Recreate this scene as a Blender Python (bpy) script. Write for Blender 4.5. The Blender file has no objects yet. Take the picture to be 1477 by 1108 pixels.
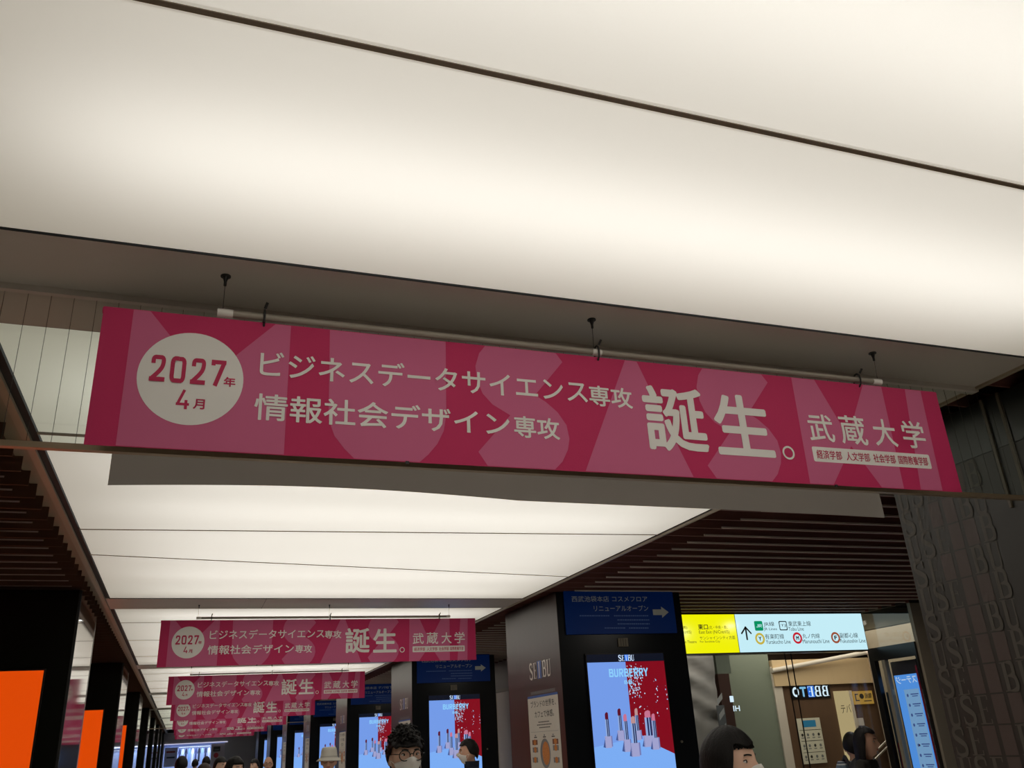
import bpy, bmesh, math, random
from mathutils import Vector, Matrix, noise
from math import sin, cos, pi, radians, exp, sqrt

random.seed(7)
C = bpy.context.scene
COL = C.collection

# ------------------------------------------------------------------ camera, light, exposure
S = 1.5                    # metres per unit: one unit is the rise from the camera to the ceiling
CAMZ = 1.6
YAW, PITCH, ROLL, FPX = 0.3647331, 0.39617965, -0.05766051, 1231.05
W, H = 1477.0, 1108.0


def V(x, y, z):
    return Vector((S * x, S * y, S * z + CAMZ))


_f = Vector((sin(YAW) * cos(PITCH), cos(YAW) * cos(PITCH), sin(PITCH)))
_r0 = Vector((cos(YAW), -sin(YAW), 0))
_u0 = _r0.cross(_f)
RIGHT = _r0 * cos(ROLL) + _u0 * sin(ROLL)
UP = -_r0 * sin(ROLL) + _u0 * cos(ROLL)
FWD = _f

cam_d = bpy.data.cameras.new('camera')
cam_d.sensor_width = 36.0
cam_d.sensor_fit = 'HORIZONTAL'
cam_d.lens = FPX / W * 36.0
cam_d.clip_start = 0.05
cam_d.clip_end = 300
cam = bpy.data.objects.new('camera', cam_d)
COL.objects.link(cam)
m = Matrix((RIGHT, UP, -FWD)).transposed().to_4x4()
m.translation = Vector((0, 0, CAMZ))
cam.matrix_world = m
C.camera = cam

C.view_settings.view_transform = 'Standard'
C.view_settings.look = 'None'
C.view_settings.exposure = 0.0
C.view_settings.gamma = 1.0
C.view_settings.use_curve_mapping = False
C.cycles.use_denoising = True
C.cycles.max_bounces = 8
C.cycles.diffuse_bounces = 4
C.cycles.glossy_bounces = 4
C.cycles.transparent_max_bounces = 12
C.cycles.sample_clamp_indirect = 4.0
C.cycles.caustics_reflective = False
C.cycles.caustics_refractive = False

world = bpy.data.worlds.new('world')
world.use_nodes = True
world.node_tree.nodes['Background'].inputs[0].default_value = (0.02, 0.018, 0.016, 1)
world.node_tree.nodes['Background'].inputs[1].default_value = 0.3
C.world = world

BAY = 4.53
BEAM0 = 1.70               # near edge of the first beam
BEAMW = 0.44
CX0, CX1 = -0.525, 2.365   # luminous ceiling from left to right
MEMBRANE_Z = 1.0045
TUBE_W = 15.5              # watts per tube row above the membrane


def tube_row(x0, x1, y, z, power):
    d = bpy.data.lights.new('ceiling_tube_light', 'AREA')
    d.shape = 'RECTANGLE'
    d.size = (x1 - x0) * S
    d.size_y = 0.10
    d.energy = power
    d.color = (1.0, 0.985, 0.96)
    o = bpy.data.objects.new('ceiling_tube_light', d)
    o.location = V((x0 + x1) / 2, y, z)
    COL.objects.link(o)
    return o


# ------------------------------------------------------------------ materials
def srgb(r, g, b):
    def f(c):
        c /= 255.0
        return c / 12.92 if c <= 0.04045 else ((c + 0.055) / 1.055) ** 2.4
    return (f(r), f(g), f(b), 1.0)


MATS = {}


def mat(name, col, rough=0.6, metal=0.0, spec=0.5, emit=None, estr=0.0, bump=None, vary=None, coat=0.0):
    if name in MATS:
        return MATS[name]
    mt = bpy.data.materials.new(name)
    mt.use_nodes = True
    nt = mt.node_tree
    p = nt.nodes['Principled BSDF']
    if len(col) == 3:
        col = (*col, 1.0)
    p.inputs['Base Color'].default_value = col
    p.inputs['Roughness'].default_value = rough
    p.inputs['Metallic'].default_value = metal
    p.inputs['Specular IOR Level'].default_value = spec
    p.inputs['Coat Weight'].default_value = coat
    if emit:
        p.inputs['Emission Color'].default_value = emit if len(emit) == 4 else (*emit, 1)
        p.inputs['Emission Strength'].default_value = estr
    if bump or vary:
        tc = nt.nodes.new('ShaderNodeTexCoord')
        nz = nt.nodes.new('ShaderNodeTexNoise')
        mp = nt.nodes.new('ShaderNodeMapping')
        sc = (bump or vary)[0]
        mp.inputs['Scale'].default_value = sc if isinstance(sc, tuple) else (sc, sc, sc)
        nz.inputs['Scale'].default_value = 1.0
        nz.inputs['Detail'].default_value = 4
        nt.links.new(tc.outputs['Object'], mp.inputs['Vector'])
        nt.links.new(mp.outputs['Vector'], nz.inputs['Vector'])
        if bump:
            b = nt.nodes.new('ShaderNodeBump')
            b.inputs['Strength'].default_value = bump[1]
            b.inputs['Distance'].default_value = 0.01
            nt.links.new(nz.outputs['Fac'], b.inputs['Height'])
            nt.links.new(b.outputs['Normal'], p.inputs['Normal'])
        if vary:
            mx = nt.nodes.new('ShaderNodeMix')
            mx.data_type = 'RGBA'
            a = vary[1]
            mx.inputs['A'].default_value = tuple(c * (1 - a) for c in col[:3]) + (1,)
            mx.inputs['B'].default_value = tuple(min(1, c * (1 + a)) for c in col[:3]) + (1,)
            nt.links.new(nz.outputs['Fac'], mx.inputs['Factor'])
            nt.links.new(mx.outputs['Result'], p.inputs['Base Color'])
    MATS[name] = mt
    return mt


def emat(name, col, strength, gloss=0.05):
    """a lit surface: a screen, lamp or light box behind a slightly glossy front"""
    return mat(name, (0.01, 0.01, 0.01), 0.15, 0, 0.5, emit=col, estr=strength)


def glass_mat(name, tint, ior=1.45):
    mt = bpy.data.materials.new(name)
    mt.use_nodes = True
    nt = mt.node_tree
    nt.nodes.clear()
    out = nt.nodes.new('ShaderNodeOutputMaterial')
    mix = nt.nodes.new('ShaderNodeMixShader')
    lw = nt.nodes.new('ShaderNodeLayerWeight')
    lw.inputs['Blend'].default_value = 0.5
    pw_ = nt.nodes.new('ShaderNodeMath'); pw_.operation = 'POWER'; pw_.inputs[1].default_value = 5.0
    fr = nt.nodes.new('ShaderNodeMath'); fr.operation = 'MULTIPLY_ADD'; fr.inputs[1].default_value = 0.95; fr.inputs[2].default_value = 0.035
    nt.links.new(lw.outputs['Facing'], pw_.inputs[0])
    nt.links.new(pw_.outputs[0], fr.inputs[0])
    tr = nt.nodes.new('ShaderNodeBsdfTransparent')
    tr.inputs['Color'].default_value = (*tint, 1)
    gl = nt.nodes.new('ShaderNodeBsdfGlossy')
    gl.inputs['Roughness'].default_value = 0.02
    nt.links.new(fr.outputs[0], mix.inputs[0])
    nt.links.new(tr.outputs[0], mix.inputs[1])
    nt.links.new(gl.outputs[0], mix.inputs[2])
    nt.links.new(mix.outputs[0], out.inputs[0])
    MATS[name] = mt
    return mt


def membrane_mat():
    mt = bpy.data.materials.new('luminous_membrane')
    mt.use_nodes = True
    nt = mt.node_tree
    nt.nodes.clear()
    out = nt.nodes.new('ShaderNodeOutputMaterial')
    add = nt.nodes.new('ShaderNodeAddShader')
    add2 = nt.nodes.new('ShaderNodeAddShader')
    em = nt.nodes.new('ShaderNodeEmission')
    em.inputs['Color'].default_value = (1.0, 0.86, 0.64, 1)
    em.inputs['Strength'].default_value = 0.22
    tr = nt.nodes.new('ShaderNodeBsdfTranslucent')
    tr.inputs['Color'].default_value = (0.72, 0.71, 0.68, 1)
    df = nt.nodes.new('ShaderNodeBsdfDiffuse')
    df.inputs['Color'].default_value = (0.25, 0.25, 0.24, 1)
    nt.links.new(em.outputs[0], add.inputs[0])
    nt.links.new(tr.outputs[0], add.inputs[1])
    nt.links.new(add.outputs[0], add2.inputs[0])
    nt.links.new(df.outputs[0], add2.inputs[1])
    nt.links.new(add2.outputs[0], out.inputs[0])
    return mt


MEMBRANE = membrane_mat()
GLASS = glass_mat('wired_glass', (0.90, 0.93, 0.90))
SHOPGLASS = glass_mat('shop_glass', (0.86, 0.88, 0.87))

# ------------------------------------------------------------------ mesh helpers


class MB:
    """collects faces with material slots; build() links them as ONE mesh object"""

    def __init__(self):
        self.v, self.f, self.mi, self.ms, self.sm = [], [], [], [], []

    def slot(self, m):
        if m not in self.ms:
            self.ms.append(m)
        return self.ms.index(m)

    def face(self, pts, m, smooth=False):
        n = len(self.v)
        self.v.extend([Vector(p) for p in pts])
        self.f.append(tuple(range(n, n + len(pts))))
        self.mi.append(self.slot(m))
        self.sm.append(smooth)

    def mesh(self, verts, faces, m, smooth=True):
        n = len(self.v)
        self.v.extend([Vector(p) for p in verts])
        s = self.slot(m)
        for f in faces:
            self.f.append(tuple(i + n for i in f))
            self.mi.append(s)
            self.sm.append(smooth)

    def box(self, a, b, m):
        """axis aligned box between two world points"""
        x0, x1 = sorted((a[0], b[0])); y0, y1 = sorted((a[1], b[1])); z0, z1 = sorted((a[2], b[2]))
        vs = [(x0, y0, z0), (x1, y0, z0), (x1, y1, z0), (x0, y1, z0), (x0, y0, z1), (x1, y0, z1), (x1, y1, z1), (x0, y1, z1)]
        self.mesh(vs, [(3, 2, 1, 0), (4, 5, 6, 7), (0, 1, 5, 4), (1, 2, 6, 5), (2, 3, 7, 6), (3, 0, 4, 7)], m, False)

    def ubox(self, x0, y0, z0, x1, y1, z1, m):
        self.box(V(x0, y0, z0), V(x1, y1, z1), m)

    def tube(self, a, b, r, m, n=8, r2=None, caps=True):
        a, b = Vector(a), Vector(b)
        d = (b - a).normalized()
        s = d.orthogonal().normalized()
        t = d.cross(s)
        r2 = r if r2 is None else r2
        vs = []
        for p, rr in ((a, r), (b, r2)):
            for i in range(n):
                q = 2 * pi * i / n
                vs.append(p + (s * cos(q) + t * sin(q)) * rr)
        fs = [(i, (i + 1) % n, n + (i + 1) % n, n + i) for i in range(n)]
        self.mesh(vs, fs, m, True)
        if caps:
            self.face([vs[i] for i in reversed(range(n))], m)
            self.face([vs[n + i] for i in range(n)], m)

    def polytube(self, pts, r, m, n=8):
        for p, q in zip(pts, pts[1:]):
            self.tube(p, q, r, m, n)

    def ellipsoid(self, c, rx, ry, rz, m, nu=14, nv=9, rot=None):
        vs, fs = [], []
        c = Vector(c)
        for j in range(nv + 1):
            th = pi * j / nv
            for i in range(nu):
                ph = 2 * pi * i / nu
                p = Vector((rx * sin(th) * cos(ph), ry * sin(th) * sin(ph), rz * cos(th)))
                if rot:
                    p = rot @ p
                vs.append(c + p)
        for j in range(nv):
            for i in range(nu):
                fs.append((j * nu + i, (j + 1) * nu + i, (j + 1) * nu + (i + 1) % nu, j * nu + (i + 1) % nu))
        self.mesh(vs, fs, m, True)

    def build(self, name, parent=None, origin=None, flip=False):
        org = Vector(origin) if origin is not None else Vector((0, 0, 0))
        if parent is not None:
            org = PLOC[parent.name]
        me = bpy.data.meshes.new(name)
        me.from_pydata([tuple(p - org) for p in self.v], [], self.f)
        for mm in self.ms:
            me.materials.append(mm)
        for p, i, s in zip(me.polygons, self.mi, self.sm):
            p.material_index = i
            p.use_smooth = s
        me.validate()
        o = bpy.data.objects.new(name, me)
        COL.objects.link(o)
        if parent is not None:
            o.parent = parent
            PLOC[o.name] = org
        else:
            o.location = org
            PLOC[o.name] = org
        return o


PLOC = {}


def tag(o, label=None, cat=None, group=None, kind=None):
    if label: o['label'] = label
    if cat: o['category'] = cat
    if group: o['group'] = group
    if kind: o['kind'] = kind
    return o


def thing(name, label, cat, loc, group=None):
    o = bpy.data.objects.new(name, None)
    o.empty_display_size = 0.1
    o.location = loc
    COL.objects.link(o)
    PLOC[o.name] = Vector(loc)
    return tag(o, label, cat, group)


def struct(mb, name, label=None):
    return tag(mb.build(name), label, None, None, 'structure')


def copy_tree(o, parent=None):
    c = o.copy()
    COL.objects.link(c)
    if parent is not None:
        c.parent = parent
    for ch in [k for k in bpy.data.objects if k.parent == o]:
        copy_tree(ch, c)
    return c


# ------------------------------------------------------------------ flat graphics on a plane
def pxray(px, py):
    return FWD * FPX + RIGHT * (px - W / 2) - UP * (py - H / 2)


class Plane:
    """a vertical plane in the place, with local coordinates u (to the right as seen) and v (up), in metres"""

    def __init__(self, axis, value):
        self.axis, self.value = axis, value       # value in units
        if axis == 'y':
            self.u, self.n = Vector((1, 0, 0)), Vector((0, -1, 0))
        elif axis == 'x':                          # seen from smaller x
            self.u, self.n = Vector((0, -1, 0)), Vector((-1, 0, 0))
        else:                                      # '-x' seen from larger x
            self.u, self.n = Vector((0, 1, 0)), Vector((1, 0, 0))
        self.v = Vector((0, 0, 1))
        self.o = Vector((0, value * S, CAMZ)) if axis == 'y' else Vector((value * S, 0, CAMZ))

    def uv(self, px, py):
        d = pxray(px, py)
        t = (self.value * S) / (d.y if self.axis == 'y' else d.x)
        p = d * t
        p.z += CAMZ
        p -= self.o
        return (p.dot(self.u), p.dot(self.v))

    def at(self, u, v, off=0.0):
        return self.o + self.u * u + self.v * v + self.n * off


def text_mesh(body):
    cu = bpy.data.curves.new('t', 'FONT')
    cu.body = body
    cu.size = 1.0
    cu.resolution_u = 3
    cu.fill_mode = 'FRONT'
    ob = bpy.data.objects.new('t', cu)
    COL.objects.link(ob)
    dg = bpy.context.evaluated_depsgraph_get()
    me = bpy.data.meshes.new_from_object(ob.evaluated_get(dg))
    vs = [v.co.copy() for v in me.vertices]
    fs = [tuple(p.vertices) for p in me.polygons]
    bpy.data.objects.remove(ob)
    bpy.data.curves.remove(cu)
    bpy.data.meshes.remove(me)
    return vs, fs


TCACHE = {}


def text_on(mb, pl, body, box, m, off=0.002, bold=0.0, mirror=False):
    """box = (u0, v0, u1, v1) in plane metres; the lettering is fitted to it; bold thickens it by part of its height"""
    if body not in TCACHE:
        TCACHE[body] = text_mesh(body)
    vs, fs = TCACHE[body]
    if not vs:
        return
    x0 = min(v.x for v in vs); x1 = max(v.x for v in vs)
    y0 = min(v.y for v in vs); y1 = max(v.y for v in vs)
    u0, v0, u1, v1 = box
    bd = bold * (v1 - v0)
    u0 += bd; u1 -= bd; v0 += bd; v1 -= bd
    dirs = [(0, 0)] if bold <= 0 else [(-1, 0), (1, 0), (0, 1), (0, -1), (.7, .7), (-.7, .7), (.7, -.7), (-.7, -.7)]
    for i, (dx, dy) in enumerate(dirs):
        out = []
        for v in vs:
            a = (v.x - x0) / max(1e-6, x1 - x0)
            b = (v.y - y0) / max(1e-6, y1 - y0)
            if mirror:
                a = 1 - a
            out.append(pl.at(u0 + (u1 - u0) * a + dx * bd, v0 + (v1 - v0) * b + dy * bd, off + i * 4e-5))
        mb.mesh(out, fs, m, False)


def pxbox(pl, x0, y0, x1, y1):
    """small lettering: the plane box of an upright pixel box"""
    xm, ym = (x0 + x1) / 2, (y0 + y1) / 2
    ua = pl.uv(x0, ym)[0]; ub = pl.uv(x1, ym)[0]
    va = pl.uv(xm, y1)[1]; vb = pl.uv(xm, y0)[1]
    return (ua, va, ub, vb)


def pxbox4(pl, lt, lb, rt, rb):
    p = [pl.uv(*q) for q in (lt, lb, rt, rb)]
    return ((p[0][0] + p[1][0]) / 2, (p[1][1] + p[3][1]) / 2, (p[2][0] + p[3][0]) / 2, (p[0][1] + p[2][1]) / 2)


def poly_px(mb, pl, pts, m, off=0.001):
    mb.face([pl.at(*pl.uv(*p), off) for p in pts], m)


def rect(mb, pl, u0, v0, u1, v1, m, off=0.001):
    mb.face([pl.at(u0, v0, off), pl.at(u1, v0, off), pl.at(u1, v1, off), pl.at(u0, v1, off)], m)


def disc(mb, pl, u, v, ru, rv, m, off=0.001, n=40):
    mb.face([pl.at(u + ru * cos(2 * pi * i / n), v + rv * sin(2 * pi * i / n), off) for i in range(n)], m)


def ring(mb, pl, u, v, r0, r1, m, off=0.001, n=40, sx=1.0):
    for i in range(n):
        a, b = 2 * pi * i / n, 2 * pi * (i + 1) / n
        mb.face([pl.at(u + sx * r0 * cos(a), v + r0 * sin(a), off), pl.at(u + sx * r1 * cos(a), v + r1 * sin(a), off),
                 pl.at(u + sx * r1 * cos(b), v + r1 * sin(b), off), pl.at(u + sx * r0 * cos(b), v + r0 * sin(b), off)], m)


def rrect(mb, pl, u0, v0, u1, v1, r, m, off=0.001):
    pts = []
    for cx, cy, a0 in ((u1 - r, v1 - r, 0), (u0 + r, v1 - r, 90), (u0 + r, v0 + r, 180), (u1 - r, v0 + r, 270)):
        for k in range(7):
            a = radians(a0 + 15 * k)
            pts.append(pl.at(cx + r * cos(a), cy + r * sin(a), off))
    mb.face(pts, m)


def slab(mb, pl, u0, v0, u1, v1, t0, t1, m):
    """a real box standing on a plane between offsets t0 and t1"""
    mb.box(pl.at(u0, v0, t0), pl.at(u1, v1, t1), m)


# condensed serif capitals drawn as ribbons in a unit cell
def ribbon(pts, ws):
    out = []
    n = len(pts)
    L, R = [], []
    for i in range(n):
        a = Vector(pts[max(0, i - 1)]); b = Vector(pts[min(n - 1, i + 1)])
        d = (b - a).normalized()
        nn = Vector((-d.y, d.x))
        w = ws[i] if isinstance(ws, (list, tuple)) else ws
        L.append(Vector(pts[i]) + nn * w / 2); R.append(Vector(pts[i]) - nn * w / 2)
    for i in range(n - 1):
        out.append([L[i], R[i], R[i + 1]]); out.append([L[i], R[i + 1], L[i + 1]])
    return out


def rct(x0, y0, x1, y1):
    return [Vector((x0, y0)), Vector((x1, y0)), Vector((x1, y1)), Vector((x0, y1))]


def arc_pts(pts):
    """smooth a polyline (two rounds of corner cutting)"""
    P = [Vector(p) for p in pts]
    for _ in range(2):
        Q = [P[0]]
        for a, b in zip(P, P[1:]):
            Q += [a * 0.75 + b * 0.25, a * 0.25 + b * 0.75]
        Q.append(P[-1])
        P = Q
    return P


def serif_glyph(ch):
    if ch == 'I':
        return [rct(.36, 0, .64, 1), rct(.2, 0, .8, .03), rct(.2, .97, .8, 1)]
    if ch == 'E':
        return [rct(.2, 0, .42, 1), rct(.08, 0, .85, .035), rct(.08, .965, .85, 1), rct(.42, .49, .7, .525),
                rct(.8, 0, .86, .17), rct(.8, .83, .86, 1), rct(.66, .42, .71, .59)]
    if ch == 'U':
        b = arc_pts([(.25, .3), (.25, .1), (.34, .02), (.52, .015), (.7, .02), (.8, .1), (.8, .3)])
        n = len(b)
        return [rct(.14, .28, .36, 1), rct(.76, .28, .84, 1), rct(.03, .97, .47, 1), rct(.64, .97, .97, 1)] + \
            ribbon(b, [.22 - .14 * i / (n - 1) if i < n * .4 or i > n * .6 else .1 for i in range(n)])
    if ch == 'B':
        o = [rct(.16, 0, .38, 1), rct(.04, 0, .5, .03), rct(.04, .97, .5, 1)]
        for pts in ([(.3, .985), (.6, .985), (.8, .93), (.8, .58), (.6, .52), (.3, .52)],
                    [(.3, .52), (.65, .52), (.88, .45), (.88, .08), (.65, .015), (.3, .015)]):
            q = arc_pts(pts)
            n = len(q)
            o += ribbon(q, [.035 + .17 * max(0, sin(pi * i / (n - 1))) ** 2 for i in range(n)])
        return o
    if ch == 'S':
        q = arc_pts([(.82, .72), (.8, .95), (.5, 1.0), (.18, .93), (.16, .68), (.5, .52), (.86, .36), (.84, .06), (.5, -.01), (.2, .05), (.16, .28)])
        n = len(q)
        return ribbon(q, [.05 + .17 * max(0, sin(pi * i / (n - 1))) ** 1.5 for i in range(n)]) + [rct(.79, .7, .85, .98), rct(.13, .02, .19, .3)]
    return []


def serif_text(mb, pl, s, u0, v0, u1, v1, m, off, widths=None, mirror=False):
    widths = widths or [1.0] * len(s)
    tot = sum(widths)
    x = 0.0
    for ch, w in zip(s, widths):
        for ip, poly in enumerate(serif_glyph(ch)):
            pts = []
            for p in poly:
                a = (x + p.x * w) / tot
                if mirror:
                    a = 1 - a
                pts.append(pl.at(u0 + (u1 - u0) * a, v0 + (v1 - v0) * p.y, off + ip * 4e-5))
            if (pts[1] - pts[0]).cross(pts[2] - pts[0]).length > 1e-8:
                mb.face(pts, m)
        x += w


def sans_glyph(ch, w):
    h = w / 2
    A = arc_pts
    if ch == '2':
        return ribbon(A([(.04 + h, .68), (.04 + h, 1 - h), (.31, 1 - h), (.60 - h, 1 - h), (.60 - h, .62), (.40, .40), (.08, .07)]), w) + [rct(.02, 0, .62, w)]
    if ch == '0':
        q = A([(.31, 1 - h), (.62 - h, 1 - h), (.62 - h, .5), (.62 - h, h), (.31, h), (h, h), (h, .5), (h, 1 - h), (.31, 1 - h)])
        return ribbon(q, w)
    if ch == '7':
        return [rct(.02, 1 - w, .62, 1), rct(.02, .78, .02 + w, 1)] + ribbon([(.55, .95), (.22, 0)], w * 1.05)
    if ch == '4':
        return ribbon([(.36, 1), (.08, .24)], w) + [rct(.01, .19, .62, .19 + w), rct(.40, 0, .40 + w, .48)]
    if ch == 'B':
        return [rct(0, 0, w, 1)] + ribbon(A([(h, 1 - h), (.40, 1 - h), (.56, .93), (.56, .60), (.40, .53), (h, .53)]), w) + ribbon(A([(h, .53), (.42, .53), (.60, .46), (.60, .08), (.42, h), (h, h)]), w)
    if ch == 'U':
        return ribbon(A([(h, 1), (h, .35), (h, h), (.32, h * .9), (.64 - h, h), (.64 - h, .35), (.64 - h, 1)]), w)
    if ch == 'R':
        return [rct(0, 0, w, 1)] + ribbon(A([(h, 1 - h), (.42, 1 - h), (.58, .93), (.58, .54), (.42, .47), (h, .47)]), w) + ribbon([(.30, .47), (.58, 0)], w)
    if ch == 'E':
        return [rct(0, 0, w, 1), rct(0, 0, .56, w), rct(0, 1 - w, .56, 1), rct(0, .5 - h, .50, .5 + h)]
    if ch == 'J':
        return ribbon(A([(.5, 1), (.5, .35), (.48, .07), (.25, .07), (.06, .16)]), w)
    if ch == 'Y':
        return ribbon([(.02, 1), (.32, .46)], w) + ribbon([(.62, 1), (.32, .46)], w) + [rct(.32 - h, 0, .32 + h, .48)]
    return []


def sans_text(mb, pl, s, box, m, off, w=.14, adv=.76):
    u0, v0, u1, v1 = box
    tot = adv * (len(s) - 1) + .62
    for i, ch in enumerate(s):
        for ip, poly in enumerate(sans_glyph(ch, w)):
            mb.face([pl.at(u0 + (u1 - u0) * (i * adv + p[0]) / tot, v0 + (v1 - v0) * p[1], off + ip * 3e-5) for p in poly], m)


# ------------------------------------------------------------------ surface materials
M_floor = mat('floor_stone', srgb(226, 222, 216), 0.35, vary=(1.3, 0.12))
M_beam = mat('beam_paint', srgb(190, 182, 172), 0.40, 0.0, 0.5, vary=(0.6, 0.04))
M_lip = mat('ceiling_frame', srgb(150, 136, 116), 0.45)
M_trim = mat('ceiling_trim', srgb(150, 132, 112), 0.6)
M_black = mat('black_gap', (0.006, 0.006, 0.006), 0.7)
M_slat = mat('dark_wood', srgb(80, 48, 28), 0.55, 0, 0.5, bump=((2, 30, 30), 0.15), vary=((1.0, 14.0, 14.0), 0.25))
M_slatr = mat('dark_red_wood', srgb(118, 76, 68), 0.5, 0, 0.5, bump=((2, 30, 30), 0.12), vary=((1.0, 14.0, 14.0), 0.25))
M_line = mat('slat_pale_line', srgb(190, 172, 166), 0.35, 0.4)
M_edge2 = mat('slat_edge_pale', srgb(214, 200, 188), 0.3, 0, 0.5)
M_blackglass = mat('black_green_glass', srgb(16, 18, 13), 0.16, 0, 0.5)
M_navyglass = mat('black_navy_laminate', srgb(14, 17, 20), 0.28, 0, 0.4, vary=((20, 20, 1.5), 0.35))
M_mirror = mat('polished_steel', (0.62, 0.60, 0.57), 0.06, 1.0)
M_steel = mat('brushed_steel', (0.55, 0.53, 0.50), 0.25, 1.0)
M_brownlam = mat('dark_brown_laminate', srgb(48, 36, 34), 0.30, 0, 0.5, vary=((25, 25, 1.0), 0.3))
M_patwall = mat('charcoal_panel', srgb(42, 42, 38), 0.42, 0, 0.5)
M_patletter = mat('charcoal_letter', srgb(78, 75, 68), 0.5, 0, 0.35)
M_patblock = mat('charcoal_block', srgb(74, 64, 60), 0.45, 0, 0.4)
M_white = mat('white_letter', srgb(225, 222, 214), 0.5)
M_blueink = mat('blue_ink', srgb(60, 100, 180), 0.4)
M_cable = mat('black_cable', (0.012, 0.011, 0.011), 0.5)
M_pipe = mat('grey_pipe', srgb(150, 142, 130), 0.35, 0.2)
M_clip = mat('clear_cap', srgb(225, 222, 215), 0.2)
M_rail = mat('bronze_rail', srgb(150, 132, 108), 0.35, 0.5)
M_darktrim = mat('dark_bronze', srgb(92, 84, 70), 0.5)
M_seam = mat('seam_profile', srgb(120, 104, 84), 0.5)
M_greenglass = mat('dark_green_glass', srgb(26, 32, 28), 0.3)
M_wire = mat('glass_wire', srgb(52, 50, 45), 0.6)

# ------------------------------------------------------------------ floor, ceiling, beams
mb = MB()
mb.ubox(-6, -8, -1.10, 16, 48, -CAMZ / S, M_floor)
struct(mb, 'floor', 'pale stone concourse floor')

NB = 9
beams = [BEAM0 + BAY * k for k in range(-1, NB)]
for k in range(-1, NB - 1):
    y0 = BEAM0 + BAY * (k - 1) + BEAMW
    y1 = BEAM0 + BAY * k
    # panel borders as (y at left, y at right)
    rel = [0.72, 1.84, 3.20]
    cuts = [(y0 + r, y0 + r) for r in rel]
    if k == 0:
        cuts = [(-1.35, -1.35), (-0.2, -0.2), (1.017, 1.017)]
    if k == 1:
        cuts = [(2.97, 2.97), (4.30, 4.09), (4.86, 5.33)]
    edges = [(y0, y0)] + cuts + [(y1, y1)]
    G = 0.0055
    for i in range(len(edges) - 1):
        (a0, a1), (b0, b1) = edges[i], edges[i + 1]
        g0 = G if i else 0.004
        g1 = G if i < len(edges) - 2 else 0.004
        if k == 1 and i == 0: g1 = 0.02
        mb = MB()
        mb.face([V(CX0 + .006, b0 - g1, MEMBRANE_Z), V(CX1 - .006, b1 - g1, MEMBRANE_Z), V(CX1 - .006, a1 + g0, MEMBRANE_Z), V(CX0 + .006, a0 + g0, MEMBRANE_Z)], MEMBRANE)
        struct(mb, 'ceiling_panel')
        # tube rows above
        wdt = (b0 + b1 - a0 - a1) / 2
        n = 2 if wdt > 0.9 else 1
        for q in range(n):
            t = (q + 0.5) / n
            tube_row(CX0 + .22, CX1 - .08, (a0 + a1) / 2 * (1 - t) + (b0 + b1) / 2 * t, 1.30 if k == 0 else 1.43, (TUBE_W if k == 0 else TUBE_W * 1.12) * wdt / n)
    # dark seam bars above the gaps
    mb = MB()
    for (a0, a1) in cuts:
        vs = [V(CX0, a0 - G + .0004, 1.0025), V(CX1, a1 - G + .0004, 1.0025), V(CX1, a1 + G - .0004, 1.0025), V(CX0, a0 + G - .0004, 1.0025)]
        mb.mesh(vs + [v + Vector((0, 0, .012)) for v in vs], [(3, 2, 1, 0), (4, 5, 6, 7), (0, 1, 5, 4), (1, 2, 6, 5), (2, 3, 7, 6), (3, 0, 4, 7)], M_seam, False)
    struct(mb, 'ceiling_seam')
for y in beams:
    mb = MB()
    mb.ubox(CX0 - .02, y, 1.0, CX1 + .022, y + BEAMW, 1.5, M_beam)
    mb.ubox(CX0, y - .0012, 1.0, CX1, y, 1.2, M_black)
    mb.ubox(CX0, y + BEAMW, 1.0, CX1, y + BEAMW + .0012, 1.2, M_black)
    # a panel joint on the underside
    if y > 3:
        mb.ubox(.469, y, 0.9990, .471, y + BEAMW, 1.0, M_black)
    struct(mb, 'ceiling_beam')
YE = BEAM0 + BAY * (NB - 1) + BEAMW
YS = BEAM0 - BAY * 2
mb = MB()
mb.ubox(-6, -8, 1.5, 16, 48, 1.55, M_black)
struct(mb, 'ceiling')
# lips along both sides of the luminous ceiling
for side, (xa, xb, xc) in {'left': (-.572, -.548, -.525), 'right': (2.388, 2.372, 2.365)}.items():
    mb = MB()
    mb.ubox(xa, YS, 0.992, xb, YE, 1.06, M_lip)
    mb.ubox(xb, YS, 1.004, xc, YE, 1.5, M_black)
    struct(mb, 'ceiling_frame')
# trim and slats of the aisle ceilings
PITCH_S = 0.1812
mb = MB()
mb.ubox(-.66, YS, 1.058, -.572, YE, 1.10, M_trim)
mb.ubox(-2.6, YS, 1.058, -.66, YE, 1.10, M_slat)
struct(mb, 'ceiling_trim')
mb = MB()
mb.ubox(2.388, YS, 1.058, 6.35, 7.0, 1.10, M_black)
mb.ubox(2.388, 7.0, 1.058, 4.0, YE, 1.10, M_black)
struct(mb, 'ceiling_trim')


def slats(x0, x1, ya, yb, phase, m, th=0.006):
    y = ya + phase
    q = MB()
    while y + th < yb:
        q.ubox(x0, y, 1.0, x1, y + th, 1.058, m)
        e0, e1 = (x0 + .05, x1 - .085) if x0 < 0 else (x0 + .25, x1 - .05)
        if x0 < 0:
            q.ubox(e0, y - .002, 1.026, e1, y, 1.033, M_line)  # pale line halfway up each left slat
        else:
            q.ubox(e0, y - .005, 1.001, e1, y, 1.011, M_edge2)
        y += PITCH_S
    return q


struct(slats(-2.6, -.633, YS, YE, 0.0635, M_slat), 'ceiling_slats')
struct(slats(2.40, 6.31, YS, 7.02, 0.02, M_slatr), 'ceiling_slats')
struct(slats(2.40, 3.98, 7.02, YE, 0.03, M_slatr), 'ceiling_slats')

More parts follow.
